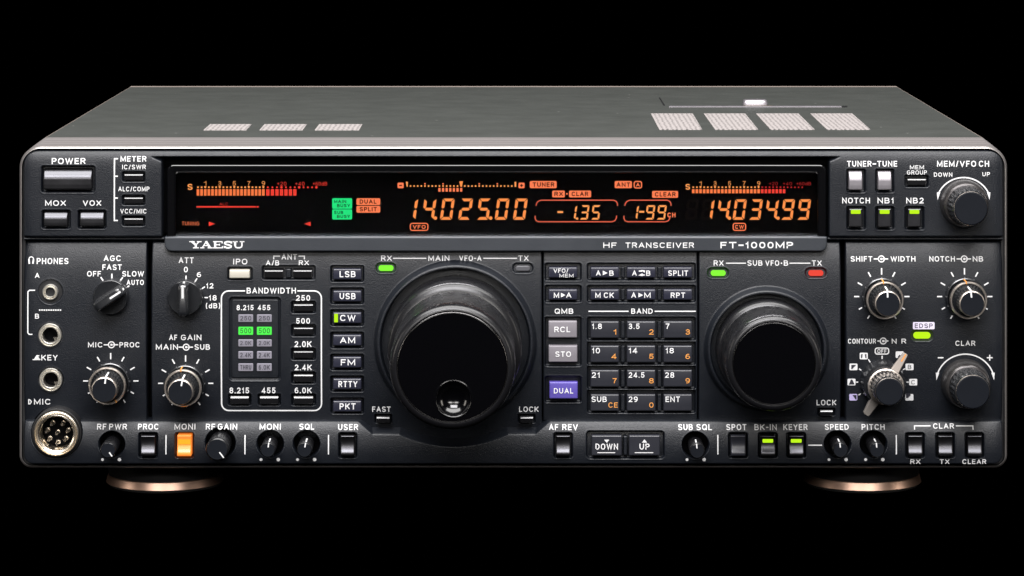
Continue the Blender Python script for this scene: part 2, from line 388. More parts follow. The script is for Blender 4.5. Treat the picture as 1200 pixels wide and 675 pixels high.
TOP = 168.0
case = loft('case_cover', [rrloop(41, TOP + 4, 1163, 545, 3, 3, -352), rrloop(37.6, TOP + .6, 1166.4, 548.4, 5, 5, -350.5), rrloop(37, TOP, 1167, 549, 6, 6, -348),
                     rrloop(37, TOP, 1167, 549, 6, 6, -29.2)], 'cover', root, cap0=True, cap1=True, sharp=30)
case.data.materials.append(mat('cover_edge_fringe', (0.26, 0.215, 0.19), 0.5))  # pale cut-out fringe line painted on the cover's side edges, not wear
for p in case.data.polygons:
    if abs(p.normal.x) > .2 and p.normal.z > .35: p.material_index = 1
# on the top of the cover
def T(px, py, up=0.0):
    """point seen at px,py on the cover's top plane -> world"""
    dist = D * (TOP - VY) / (py - VY)
    return ((px - VX) * S * dist / D, dist - D, (GZ - TOP) * S + up * mm)
def top_quad(name, q, mt, up, thick, parent, bev=0.0):
    P = [T(x, y, up) for x, y in q]; Q = [(p[0], p[1], p[2] - thick * mm) for p in P]
    return mkmesh(name, P + Q, [(3, 2, 1, 0)] + [(i, (i + 1) % 4, 4 + (i + 1) % 4, 4 + i) for i in range(4)], mt, parent, False)
for (a, b, c, d_, yt, yb) in ((762.8, 811.8, 772.6, 822.8, 133.5, 152.2), (824.7, 873.2, 838, 888.5, 133.5, 152.2), (886, 935.5, 903, 954.5, 133.5, 152.2), (949.5, 998.5, 969, 1020, 133.5, 152.2),
                        (246.3, 295, 238.6, 288.7, 146, 152.8), (310, 359.7, 304.2, 354.7, 146, 152.8), (374.2, 424.7, 369, 420.8, 146, 152.8)):
    top_quad('vent_grille', [(a, yt), (b, yt), (d_, yb), (c, yb)], 'vent', 0.25, 0.6, root)
top_quad('rear_fringe', [(153.5, 101.2), (1050.5, 101.2), (1051.2, 101.9), (152.8, 101.9)], case.data.materials[1], 0.12, .3, case)  # added pale line imitating a cut-out fringe; the cover has no such strip
# lid seam with its slide latch
top_quad('hatch_seam', [(785, 125.0), (985, 125.0), (986, 125.7), (784, 125.7)], 'silver', 0.5, 0.8, root)
top_quad('hatch_corner', [(772, 114.5), (773.5, 114.5), (779.6, 124), (777.6, 124)], 'black', 0.15, 0.4, root)
top_quad('hatch_corner', [(987, 124.3), (993, 124.3), (992.5, 126), (986.6, 126)], 'black', 0.15, 0.4, root)
def latch():
    pts = []; n = 24
    c = np.array(T(888, 125.2, 0)); 
    lo = []
    for k, (sx, sy, z) in enumerate(((7.4, 2.4, 0), (7.4, 2.4, .5), (7.0, 2.1, .7))):
        lo.append([(c[0] + sx * mm * math.cos(t * 2 * math.pi / n), c[1] + sy * mm * math.sin(t * 2 * math.pi / n), c[2] + z * mm) for t in range(n)])
    V = [p for l in lo for p in l]; F = [(j * n + i, j * n + (i + 1) % n, (j + 1) * n + (i + 1) % n, (j + 1) * n + i) for j in range(2) for i in range(n)] + [tuple(2 * n + i for i in range(n))]
    base = mkmesh('latch', V, F, 'chrome', root, True, sharp=40)
    lo = []
    c2 = np.array(T(885.2, 124.2, 0)); n = 32
    for (sx, sy, z) in ((6.1, 4, .2), (6.1, 4, 1.3), (5.6, 3.4, 2.6), (5.0, 2.8, 3.0)):
        l = []
        for t in range(n):
            a = (t + .5) * 2 * math.pi / n; ca, sa = math.cos(a), math.sin(a)
            l.append((c2[0] + sx * mm * math.copysign(abs(ca) ** .45, ca), c2[1] + (3 + sy * math.copysign(abs(sa) ** .45, sa)) * mm, c2[2] + z * mm))
        lo.append(l)
    V = [p for l in lo for p in l]; F = [(j * n + i, j * n + (i + 1) % n, (j + 1) * n + (i + 1) % n, (j + 1) * n + i) for j in range(3) for i in range(n)] + [tuple(3 * n + i for i in range(n))]
    mkmesh('latch_slider', V, F, 'silver', base, True, sharp=50)
latch()
# ------------------------------------------------------------------ front frame (ribbed trim)
def fr(h, k, ins=0.0, rib=0.0):
    # k: 0 at the back, 1 at the front
    x0 = 36 + (22 - 36) * k; x1 = 1168 + (1181 - 1168) * k; y0 = 167.4 + (171 - 167.4) * k; y1 = 549 + .5 * k
    rt = 9 + 17 * k; rb = 8 + 7 * k
    i = ins + rib
    return rrloop(x0 + i, y0 + i, x1 - i, y1 - i, max(1, rt - i), max(1, rb - i), h)
loops = [fr(-29.6, 0, 1.5), fr(-29, 0, .3), fr(-28, .04)]
for h in (-19.5, -12.5, -6.5):
    k = (h + 29) / 29 * .92
    loops += [fr(h - .9, k - .03), fr(h - .5, k - .015, .55), fr(h + .5, k + .015, .55), fr(h + .9, k + .03)]
loops += [fr(-3.4, .97), fr(-2.3, 1), fr(-1.85, 1, .5), fr(-1.25, 1, 1.6), fr(-.85, 1, 2.5), fr(-.8, 1, 2.9), fr(-1.3, 1, 3.2), fr(-3.2, 1, 3.6), fr(-3.4, 1, 6.5)]
seg = [0] * (len(loops) - 9) + [0, 2, 2, 2, 2, 2, 1, 1]
frame = loft('front_frame', loops[::1], ['trim', 'black', 'rim'], root, sharp=32, seg=seg)
chassis = loft('front_chassis', [rrloop(30, 178, 1173, 545, 10, 8, -28), rrloop(30, 178, 1173, 545, 10, 8, -14)], 'wellblack', root, cap0=True, cap1=True)

# ------------------------------------------------------------------ relief helpers
def well(H, X, Y, x0, y0, x1, y1, dep, r=2.0, lip=0.09):
    sd = rr_sdf(X, Y, x0, y0, x1, y1, r)
    return H - dep * sstep(0.5 - sd / 1.1) + lip * np.exp(-((sd - 1.3) / 0.7) ** 2)
def hole(H, X, Y, cx, cy, r, dep, lip=0.09):
    sd = np.hypot(X - cx, Y - cy) - r
    return H - dep * sstep(0.5 - sd / 1.1) + lip * np.exp(-((sd - 1.2) / 0.7) ** 2)
def lean(y0, y1, amp, pw=2.0):
    """a face that leans back towards its top: mm at plan height y"""
    return lambda X, Y: -amp * np.clip((y1 - Y) / (y1 - y0), 0, 1) ** pw
side = lambda X: -1.3 * np.exp(-(X - 27) / 5.5) - 1.3 * np.exp(-(1176 - X) / 5.5)
hU = lambda X, Y: -1.8 * np.exp(-(Y - 176) / 7.0) + .5 - .3 * np.clip((250 - Y) / 74, 0, 1) ** 2
hLow = lambda X, Y: -4.0 * np.exp(-(Y - 284) / 26.0) - 2.2 * np.clip((Y - 400) / 95, 0, 1.4) ** 2
hStrip0 = lambda X, Y: 4.5 - 3.0 * np.exp(-(Y - 494.6) / 12.0) - 1.0 * np.clip((Y - 520) / 29, 0, 1.1) ** 2
UP = []
# upper left panel
WU = [(49, 194.7, 111, 225, 3.2), (49.6, 246.5, 82.3, 267.5, 3), (91.8, 246.5, 124.3, 267.5, 3), (143.5, 201.4, 169.8, 212.6, 2.6), (143.5, 228.8, 169.8, 240, 2.6), (143.5, 253.2, 169.8, 264.4, 2.6)]
def f_ul(X, Y):
    H = hU(X, Y)
    for w in WU: H = well(H, X, Y, *w)
    # cheek falling towards the display opening
    return H
# the upper panel is one piece: left field, brow over the display, right field
WUR = [(992.4, 198.4, 1014, 225, 2.8), (1026.3, 198.4, 1047.4, 225, 2.8), (1060.6, 205.6, 1087.6, 219, 2.6), (992.4, 242.2, 1014, 268.6, 2.8), (1026.3, 242.2, 1047.4, 268.6, 2.8), (1060.7, 242.2, 1082.6, 268.6, 2.8)]
def f_up(X, Y):
    H = hU(X, Y) + side(X)
    for w in WU + WUR: H = well(H, X, Y, *w)
    H = hole(H, X, Y, 1129, 237.7, 20, 1.0)
    # display opening: a deep rectangle with a flared upper corner at each side
    q = np.maximum(np.maximum(190.0 - X, X - 971.5), 184.0 - Y)
    fl = np.minimum(np.clip((X - 175) / 15, 0, 1), np.clip((986.5 - X) / 15, 0, 1))
    flare = np.where(Y > 184, np.clip((fl * 6.0 - (Y - 184)), 0, 6) / 6.0 * fl, 0) * np.where((X < 190) | (X > 971.5), 1, 0)
    H = H - 4.0 * np.clip(flare * 2.0, 0, 1)
    return H - 14.0 * sstep(0.5 - q / 1.2)
keep_up = lambda X, Y: ~((X > 194) & (X < 967) & (Y > 188))
upper = field('upper_panel', 27.2, 176.2, 1175.8, 277.4, f_up, 'panel', root, rs=(17, 17, 1.5, 1.5), cell=0.8, keep=keep_up)
# thin ledges in the seam under the upper panel
for (a, b) in ((27.2, 192), (970, 1175.8)):
    field('seam_ledge', a, 278.8, b, 281.8, lambda X, Y: X * 0 - 1.6, 'panel', root, cell=3, edge=.5, ew=.8)

# ------------------------------------------------------------------ lower panels
JACKS = [(59, 342.2), (58.8, 392.7), (59.6, 445)]
def f_ll(X, Y):
    H = hLow(X, Y) + side(X)
    H = hole(H, X, Y, 59, 342.2, 14, 0.8); 
    H = hole(H, X, Y, *JACKS[0], 8.0, 6); H = hole(H, X, Y, *JACKS[1], 13.6, 6); H = hole(H, X, Y, *JACKS[2], 14, 6)
    return hole(H, X, Y, 66, 507, 29, 9)
left = field('left_panel', 27.2, 284.2, 171.6, 494.5, f_ll, 'panel', root, rs=(1.5, 1.5, 1, 1), cell=.8)

DC = (533.6, 401.0); SCN = (898.2, 409.0)
def ridge(H, X, Y, c, ro, rp, ri, ht):
    r = np.hypot(X - c[0], Y - c[1])
    H = H + ht * sstep((ro - r) / (ro - rp))
    return H - (ht + 2.0) * sstep((ri - r) / 1.4 + .5)
KR = [321.4, 347.2, 372.7, 398.9, 424.7, 450.2, 476.3]
def f_lc(X, Y):
    H = hLow(X, Y)
    H = well(H, X, Y, 266.8, 314.0, 295, 328.2, 2.6); H = well(H, X, Y, 307.4, 312.2, 369, 327.6, 2.6)
    H = well(H, X, Y, 269, 348.8, 328.4, 446, 1.3, 4)
    for y in (353.6, 380.7, 408.4, 436.3, 462.3): H = well(H, X, Y, 341.4, y, 369.6, y + 13.2, 2.6)
    H = well(H, X, Y, 267.6, 462.3, 293.8, 475.5, 2.6); H = well(H, X, Y, 302.2, 462.3, 328.4, 475.5, 2.6)
    for y in KR: H = well(H, X, Y, 387.6, y - 9.2, 426, y + 9.0, 2.6)
    H = well(H, X, Y, 440.6, 309, 463.6, 319.8, 1.2, 5, .09); H = well(H, X, Y, 601, 309.2, 624.4, 320, 1.2, 5, .09)
    H = well(H, X, Y, 439, 486.5, 459, 496.5, 2.2, 1.5); H = well(H, X, Y, 607, 486.5, 627, 496.5, 2.2, 1.5)
    return ridge(H, X, Y, DC, 96, 90.0, 87.2, 4.4)
centre = field('main_tuning_panel', 177.2, 284.2, 635.2, 530, f_lc, 'panel', root, rs=(1.5, 1, 1, 1), cell=.75)
def f_kp(X, Y):
    H = hLow(X, Y)
    for y in (309.4, 335): H = well(H, X, Y, 638.8, y, 681, y + 19.2, 2.6); H = well(H, X, Y, 688.6, y, 815, y + 19.2, 2.6)
    H = well(H, X, Y, 638.8, 372, 681, 429, 2.6); H = well(H, X, Y, 638.8, 441.5, 681, 472, 2.6)
    for y in (372.2, 400.9, 429.4, 457.8): H = well(H, X, Y, 688.6, y, 815, y + 26.6, 2.6)
    return H
keypad = field('keypad_panel', 636.6, 284.2, 817.6, 494.5, f_kp, 'panel', root, rs=(1, 1, 1, 1), cell=.75)
def f_sv(X, Y):
    H = hLow(X, Y)
    H = well(H, X, Y, 829.6, 314.6, 853.8, 325.6, 1.2, 5, .09); H = well(H, X, Y, 944.2, 314.6, 968.4, 325.6, 1.2, 5, .09)
    H = well(H, X, Y, 958.6, 479, 978.6, 488, 2.2, 1.5)
    return ridge(H, X, Y, SCN, 74, 68.5, 65.6, 4.0)
subp = field('sub_tuning_panel', 819, 284.2, 985.6, 494.5, f_sv, 'panel', root, rs=(1, 1.5, 1, 1), cell=.75)
def f_rp(X, Y):
    H = hLow(X, Y) + side(X)
    return well(H, X, Y, 1068.6, 387, 1092.6, 399.4, 1.2, 5, .09)
right = field('right_panel', 991.2, 284.2, 1175.8, 494.5, f_rp, 'panel', root, rs=(1.5, 1.5, 1, 1), cell=.8)

# bottom strip
RK = [(130.8, 521.2, 15), (258, 519.6, 17.4), (316.5, 520.8, 15.4), (359, 520.8, 15.4), (815, 522, 15.4), (981.5, 521, 15.4), (1023.8, 521, 15.4)]
RB = [(164.8, 182.2), (207.6, 224.2), (399, 415.6), (651.4, 668.4), (856.4, 873.8), (891.2, 908.6), (924.4, 942), (1063.9, 1081.1), (1099.3, 1116.5), (1133.7, 1150.7)]
def notch(X, Y):
    circ = np.hypot(X - 531.5, Y - 371) - 146.5
    box = np.maximum(np.maximum(424 - X + (Y - 494) * 1.2, X - 640 + (Y - 494) * 1.2), Y - 503.5)
    return np.minimum(np.maximum(circ, 480 - Y), box)
def f_st(X, Y):
    H = hStrip0(X, Y) + side(X)
    n = notch(X, Y); H = H - 9.5 * sstep(0.62 - n / 11.0)
    for (x, y, r) in RK: H = hole(H, X, Y, x, y, r, 9)
    for (a, b) in RB: H = well(H, X, Y, a - 2.2, 507.8, b + 2.2, 536.6, 4, 2.4)
    H = well(H, X, Y, 687.6, 505.8, 778.4, 537.4, 3.5, 4)
    return hole(H, X, Y, 66, 507.6, 29.4, 12)
strip = field('lower_control_strip', 27.2, 494.6, 1175.8, 544.4, f_st, 'panel', root, rs=(1.5, 1.5, 11, 11), h0=4.5, cell=.75)

# ------------------------------------------------------------------ display
badge_bar = field('name_bar', 192.6, 277.6, 969.4, 294.8, lambda X, Y: 1.4 + X * 0, 'bar', root, rs=(1.5, 1.5, 8, 8), h0=1.4, cell=3, edge=1.0, ew=1.6)
board = field('display_board', 185, 180, 976, 277, lambda X, Y: X * 0 - 8.5, 'wellblack', root, cell=40, back=-12)
def glass_shape():
    def lp(i, h): 
        n = 8; P = []
        x0, y0, x1, y1, r = 195.6 + i, 192.4 + i, 968.4 - i, 279 - i * .2, 8 - min(i, 5)
        for (cx, cy, a, rr_) in ((x1 - r, y0 + r, 0, r), (x0 + r, y0 + r, 90, r), (x0 + 2, y1 - 2, 180, 2), (x1 - 2, y1 - 2, 270, 2)):
            for q in range(n + 1):
                t = math.radians(a + 90 * q / n); P.append(W(cx + rr_ * math.cos(t), cy - rr_ * math.sin(t), h))
        return P
    return lp
lp = glass_shape()
disp = loft('display_surround', [lp(0, -8), lp(0, -1.9), lp(.4, -1.2), lp(1.1, -.62), lp(1.8, -.40), lp(2.4, -.36), lp(8.4, -.8), lp(8.8, -1.25), lp(9.7, -1.02), lp(10.2, -1.0), lp(10.5, -6)], 'gloss', root, sharp=25)
pane = loft('display_window', [lp(10.55, -5.6), lp(10.55, -1.6)], 'glass', root, cap0=True, cap1=True)

SEG = {'0': 'abcdef', '1': 'bc', '2': 'abged', '3': 'abgcd', '4': 'fgbc', '5': 'afgcd', '6': 'afgcde', '7': 'abc', '8': 'abcdefg', '9': 'abcdfg', '-': 'g'}
def seg7(ink, ch, x, y0, y1, w, m, t, sl=0.14, segs=None):
    """x: lower left corner; w: full width with slant"""
    h = y1 - y0; ww = w - sl * h; g = t * .16; ym = (y0 + y1) / 2
    def P(u, v): return (x + u + (y1 - v) * sl, v)
    c = t * .5
    for s_ in (segs or SEG[ch]):
        if s_ == 'a': q = [(g + .3, y0), (ww - g - .3, y0), (ww - t - g * .6, y0 + t), (t + g * .6, y0 + t)]
        elif s_ == 'd': q = [(t + g * .6, y1 - t), (ww - t - g * .6, y1 - t), (ww - g - .3, y1), (g + .3, y1)]
        elif s_ == 'g': q = [(t * .9 + g, ym - c), (ww - t * .9 - g, ym - c), (ww - t * .45 - g, ym), (ww - t * .9 - g, ym + c), (t * .9 + g, ym + c), (t * .45 + g, ym)]
        elif s_ == 'f': q = [(0, y0 + g + .3), (t, y0 + t + g * .6), (t, ym - c - g * .8), (t * .45, ym - g * 1.2), (0, ym - c - g * .5)]
        elif s_ == 'b': q = [(ww, y0 + g + .3), (ww, ym - c - g * .5), (ww - t * .45, ym - g * 1.2), (ww - t, ym - c - g * .8), (ww - t, y0 + t + g * .6)]
        elif s_ == 'e': q = [(0, y1 - g - .3), (0, ym + c + g * .5), (t * .45, ym + g * 1.2), (t, ym + c + g * .8), (t, y1 - t - g * .6)]
        elif s_ == 'c': q = [(ww, y1 - g - .3), (ww - t, y1 - t - g * .6), (ww - t, ym + c + g * .8), (ww - t * .45, ym + g * 1.2), (ww, ym + c + g * .5)]
        ink.poly([P(*p) for p in q], m)
HB = -8.5
def dink(): return Ink(HB)
# main s meter
k = dink(); k.text('S', 219.2, 225.2, 216, 223, 'e_amber', .03)
for i in range(19):
    x = 231.5 + 4.264 * i
    k.rect(x - .95, 219, x + .95, 220.9, 'e_amber')
    k.rect(x - 1.55, 222.2, x + 1.55, 229.8, 'e_bar')
for i, t in enumerate('13579'):
    x = 231.5 + 4.264 * (2 + 4 * i); k.text(t, x - 1.9, x + 1.9, 212.8, 218, 'e_amber', .004); k.poly([(x - 1.4, 218.6), (x + 1.4, 218.6), (x + .7, 221), (x - .7, 221)], 'e_amber', .03)
for i in range(12):
    x = 313.5 + 5.4 * i - .02 * i * i
    k.disc(x, 220, 1.1 if i not in (3, 7, 11) else 1.5, 'e_red', n=8)
    if i < 7: k.rect(x - 1.95, 222.2, x + 1.95, 229.8, 'e_red')
for t, a, b in (('+20', 324.4, 335.3), ('+40', 345.6, 356.5), ('+60dB', 366.4, 383)): k.text(t, a, b, 213.6, 218, 'e_red', .0)
k.build('signal_meter', board)
k = dink(); k.text('ALC', 256.7, 266.8, 238, 241.2, 'e_red', .0); k.rect(229.7, 242, 299.5, 243.8, 'e_red'); k.rect(300.2, 242, 302.8, 243.8, 'e_red'); k.build('level_line', board)
k = dink(); k.text('TUNING', 212.6, 233, 260.3, 264.7, 'e_badge', .002); k.poly([(244.2, 260.2), (251.9, 262.9), (244.2, 265.6)], 'e_red'); k.build('tuning_mark', board); k = dink(); k.poly([(363.8, 260.2), (356, 262.9), (363.8, 265.6)], 'e_red'); k.build('tuning_mark', board)
def badge(x0, y0, x1, y1, m, rows, tm='badgeink', r=1.4):
    k = dink(); k.rrect(x0, y0, x1, y1, r, m)
    for (t, a, b, c, d_) in rows: k.text(t, a, b, c, d_, tm, .03, lift=.08)
    return k.build('status_badge', board)
badge(389, 232.8, 412.4, 245.2, 'e_green', [('MAIN', 391.2, 405.4, 234.8, 238.4), ('BUSY', 394.8, 410, 239.6, 243.3)])
badge(389, 245.9, 412.4, 257.8, 'e_green', [('SUB', 391.2, 402, 247.8, 251.3), ('BUSY', 394.8, 410, 252.4, 256)])
badge(417.5, 232.8, 445.4, 240.8, 'e_badge', [('DUAL', 421.3, 441, 234.3, 239.2)])
badge(417.5, 241.8, 445.4, 249.8, 'e_badge', [('SPLIT', 421.3, 441.3, 243.2, 248.2)])
badge(620.9, 212.6, 652.4, 221, 'e_badge', [('TUNER', 624.3, 649.6, 214.2, 219.3)])
badge(647.2, 223.8, 662, 231.8, 'e_badge', [('RX', 649.8, 659.8, 225.2, 230.2)])
badge(666.9, 223.8, 692.8, 231.8, 'e_badge', [('CLAR', 670, 689.4, 225.2, 230.2)])
badge(720.5, 212.6, 740.7, 221, 'e_badge', [('ANT', 722.6, 738.6, 214.3, 219.3)])
badge(764.4, 224.2, 794.9, 232.3, 'e_badge', [('CLEAR', 767.8, 792, 225.7, 230.8)])
k = dink(); k.disc(664.4, 227.6, 1, 'e_badge', n=8); k.build('separator_dot', board); k = dink(); k.rring(743.4, 213.2, 752, 220.8, 2, 1.3, 'e_badge'); k.text('A', 745.4, 750, 214.8, 219.3, 'e_badge', .03); k.build('status_badge', board)
for (a, b, t, c, d_) in ((480.7, 501.3, 'VFO', 483.6, 498.6), (859.5, 874.1, 'CW', 861.8, 872)):
    k = dink(); k.rring(a, 262.3, b, 270.5, 2.4, 1.2, 'e_badge'); k.text(t, c, d_, 264.2, 268.7, 'e_badge', .03); k.build('status_badge', board)
# tuning offset scale
k = dink()
for (x, s_) in ((469.3, '-'), (611.2, '+')):
    k.rrect(x - 3.6, 214.5, x + 3.6, 221.1, 1.2, 'e_badge'); k.rect(x - 1.6, 217.2, x + 1.6, 218.4, 'badgeink', .08)
    if s_ == '+': k.rect(x - .6, 216.1, x + .6, 219.5, 'badgeink', .09)
k.poly([(475.4, 213.4), (477.9, 213.6), (477.6, 219.4), (476.4, 219.4)], 'e_amber'); k.rect(603, 213.5, 605, 219.4, 'e_amber')
for i in range(29):
    x = 480.9 + 4.245 * i
    if i == 14: k.poly([(x - 2.2, 212.9), (x + 2.2, 212.9), (x + .9, 219.4), (x - .9, 219.4)], 'e_orange'); continue
    k.disc(x, 218.5, 1.05, 'e_amber', n=8)
    if i in (4, 9, 19, 24): k.disc(x, 215.9, .95, 'e_badge', n=8)
for i in range(8, 15):
    x = 480.9 + 4.245 * i; k.rect(x - 1.3, 220.8, x + 1.3, 225.1, 'e_badge')
k.build('tuning_scale', board)
# frequency read-outs
k = dink()
for i, ch in enumerate('1402500'): seg7(k, ch, 472.5 + 21.42 * i, 233.1, 258.1, 17.6, 'e_orange', 3.3)
k.disc(510.1, 256.1, 2.1, 'e_orange'); k.disc(575, 256.1, 2.1, 'e_orange'); k.build('frequency_readout', board)
k = dink()
for i, ch in enumerate('1403499'): seg7(k, ch, 821 + 18.85 * i, 234, 258.1, 17.0, 'e_orange', 3.1)
k.disc(855.2, 256.2, 2.0, 'e_orange'); k.disc(912.2, 256.2, 2.0, 'e_orange'); k.build('frequency_readout', board)
k = dink(); seg7(k, '8', 802.6, 234, 258.1, 17, 'ghost', 3.1); seg7(k, '8', 821, 234, 258.1, 17, 'ghost', 3.1, segs='adefg')
k.build('unlit_segments', board)
def bracket_frame(xa, xb, sl=2.2):
    k = dink(); y0, y1 = 235.1, 260.4
    def A(u, v): return (u + (260 - v) / 25 * sl, v)
    for pts in ([A(xa, 241.8), A(xa + .4, 239), A(xa + 1.8, 236.6), A(xa + 5, y0), A(xb - 5, y0), A(xb - 1.8, 236.6), A(xb - .4, 239), A(xb, 241.8)],
                [A(xa, 253.2), A(xa + .2, 256.4), A(xa + 1.8, 259.2), A(xa + 5, y1), A(xb - 5, y1), A(xb - 1.6, 259.2), A(xb - .2, 256.4), A(xb, 253.2)]):
        k.path(pts, 1.25, 'e_frame')
    return k
k = bracket_frame(626.6, 722.2); k.path([(653.2, 249), (660, 249)], 2.3, 'e_amber')
seg7(k, '1', 664.7, 241, 257.9, 12, 'e_amber', 2.1); seg7(k, '3', 679.1, 241, 257.9, 12, 'e_amber', 2.1); seg7(k, '5', 692.5, 241, 257.9, 12, 'e_amber', 2.1); k.disc(676.4, 256.7, 1.5, 'e_amber', n=10)
k.build('offset_readout', board)
k = bracket_frame(730.8, 785); seg7(k, '1', 737.2, 241, 257.9, 12, 'e_amber', 2.1); k.path([(749.2, 248.7), (755.2, 248.7)], 2.2, 'e_amber')
seg7(k, '9', 756, 241, 257.9, 12.4, 'e_amber', 2.1); seg7(k, '9', 769.4, 241, 257.9, 12.4, 'e_amber', 2.1); k.text('CH', 782.4, 791.9, 249.7, 255.3, 'e_badge', .03); k.build('channel_readout', board)
# sub s meter
k = dink(); k.text('S', 803.5, 809, 216, 222.8, 'e_amber', .03)
for i in range(26):
    x = 812.7 + 4.262 * i; r_ = i > 18
    k.rect(x - .9, 219, x + .9, 220.8, 'e_amber' if not r_ else 'e_deepred'); k.rect(x - 1.55, 222.2, x + 1.55, 227, 'e_red' if r_ else 'e_bar')
for i in range(26, 31): k.disc(812.7 + 4.262 * i, 220, 1.0, 'e_deepred', n=8)
for i, t in enumerate('13579'):
    x = 812.7 + 4.262 * (2 + 4 * i); k.text(t, x - 1.8, x + 1.8, 212.8, 218, 'e_amber', .004); k.poly([(x - 1.3, 218.6), (x + 1.3, 218.6), (x + .6, 221), (x - .6, 221)], 'e_amber', .03)
for t, a, b in (('+20', 901.7, 911.8), ('+40', 918, 928.5), ('+60dB', 933.8, 950.7)): k.text(t, a, b, 213.8, 217.6, 'e_deepred', .0)
k.build('signal_meter', board)

# maker's lettering and model lettering on the bar
def slab_letters():
    k = Ink(1.4); y0, y1 = 282.6, 291.0; H_ = y1 - y0
    def L(x0, x1, strokes):
        for (u0, v0, u1, v1, w) in strokes: k.path([(x0 + u0 * (x1 - x0), y0 + v0 * H_), (x0 + u1 * (x1 - x0), y0 + v1 * H_)], w, 'ink', lift=random.random() * .01)
    sf = 1.15
    L(221.8, 236.2, [(0, .07, .44, .07, sf), (.62, .07, 1, .07, sf), (.2, .05, .55, .55, 2.3), (.82, .05, .52, .55, 1.2), (.53, .5, .53, .95, 2.5), (.3, .93, .78, .93, sf)])
    L(234.6, 249.2, [(.5, .0, .16, .93, 1.2), (.46, .02, .8, .93, 2.5), (.3, .62, .7, .62, 1.1), (0, .93, .34, .93, sf), (.6, .93, 1, .93, sf), (.4, .05, .58, .05, 1.0)])
    L(249.6, 261.2, [(.22, 0, .22, 1, 2.6), (0, .07, .96, .07, sf), (0, .93, 1, .93, sf), (.22, .5, .66, .5, 1.1), (.92, .05, .92, .32, 1.1), (.95, .68, .95, .95, 1.1), (.66, .36, .66, .64, 1.0)])
    L(262.2, 272, [(.95, .02, .95, .34, 1.0), (.05, .66, .05, .98, 1.0)])
    xs, xe = 262.2, 272; w_ = xe - xs
    pts = [(.9, .25), (.72, .09), (.4, .07), (.14, .18), (.12, .33), (.3, .45), (.66, .54), (.87, .67), (.86, .83), (.62, .93), (.34, .93), (.1, .76)]
    k.path([(xs + u * w_, y0 + v * H_) for u, v in pts], 1.9, 'ink')
    xs, xe = 272.8, 286.4; w_ = xe - xs
    k.path([(xs + .2 * w_, y0 + .05 * H_), (xs + .2 * w_, y0 + .62 * H_)], 2.5); k.path([(xs + u * w_, y0 + v * H_) for u, v in ((.2, .6), (.23, .8), (.38, .92), (.58, .93), (.74, .82), (.79, .6), (.79, .05))], 1.5)
    k.path([(xs, y0 + .07 * H_), (xs + .42 * w_, y0 + .07 * H_)], sf); k.path([(xs + .6 * w_, y0 + .07 * H_), (xs + w_, y0 + .07 * H_)], sf)
    return k.build('maker_lettering', badge_bar)
slab_letters()
k = Ink(1.4); k.text('HF', 707, 722.5, 284.2, 290.5, bold=.02); k.text('TRANSCEIVER', 733, 813.3, 284.2, 290.5, bold=.02); k.build('model_lettering', badge_bar)
k = Ink(1.4); k.text('FT', 844.3, 863, 283.5, 291, bold=.03); k.rect(865.4, 286.5, 871.4, 288.3); k.text('1000MP', 873.5, 929.5, 283.5, 291, bold=.03); k.build('model_lettering', badge_bar)

# ------------------------------------------------------------------ buttons
def button(x0, y0, x1, y1, face, mt, prof='flat', name='button', r=1.2, back=-4, label=None, edge=.7, ew=1.4, amp=1.0, parent=root):
    def hf(X, Y):
        v = np.clip((Y - y0) / (y1 - y0), 0, 1)
        if prof == 'dome': return face - 7.0 * amp * np.clip(.52 - v, 0, 1) ** 2 * (y1 - y0) / 16 - .5 * np.clip(v - .75, 0, 1)
        if prof == 'scoop': return face + 5.6 * amp * (v - .36) ** 2 - 26.0 * amp * np.clip(v - .76, 0, 1) ** 2
        if prof == 'roll': return face - 5.0 * amp * np.clip(.70 - v, 0, 1) ** 2.2
        if prof == 'slim': return face - .85 * np.clip(.25 - v, 0, 1) / .25 * ((y1 - y0) / 9)
        if prof == 'soft': return face - .22 * (np.clip(.5 - v, 0, 1) * 2) ** 2 - .25 * np.clip(v - .6, 0, 1)
        return face + 0 * X
    global LASTHF; LASTHF = hf
    o = field(name, x0, y0, x1, y1, hf, mt, parent, rs=(r,) * 4, h0=face, back=back, edge=edge, ew=ew, cell=.7)
    if label: o['label'] = label
    return o
hu = lambda y: float(hU(0., np.float64(y))); hl = lambda y: float(hLow(0., np.float64(y)))
# upper left
button(50.6, 198, 107.5, 222.4, 1.6, 'bigkey', 'dome', 'power_button', 2)
button(51, 248.2, 79, 265.6, 1.8, 'bigkey', 'dome', r=1.6); button(93.4, 248.2, 121.6, 265.6, 1.8, 'bigkey', 'dome', r=1.6)
def slim(xa, xb, ya, yb, f=0.6, **kw): return button(xa, ya, xb, yb, f, 'slim', 'slim', 'slim_button', .8, edge=.25, ew=.8, **kw)
for y in (203.2, 230.4, 254.8): slim(145.4, 167.6, y, y + 8.2)
# upper right
for x in (994.9, 1029): button(x, 201, x + 15.9, 222.8, 2.4, 'silver', 'dome', r=1.2, amp=.8)
slim(1063.4, 1085.6, 208.6, 217)
def lit(o, x0, y0, x1, y1, h, m='e_lime', r=1.0):
    k = Ink(h); k.e = .12; k.rrect(x0, y0, x1, y1, r, m); return k.build('indicator_lamp', o)
for x in (994.9, 1028.8, 1063.7):
    o = button(x, 244.6, x + 16, 266.4, 2.4, 'bigkey', 'flat', r=1.2); lit(o, x + 2.2, 245.8, x + 13.6, 250.6, 2.4)
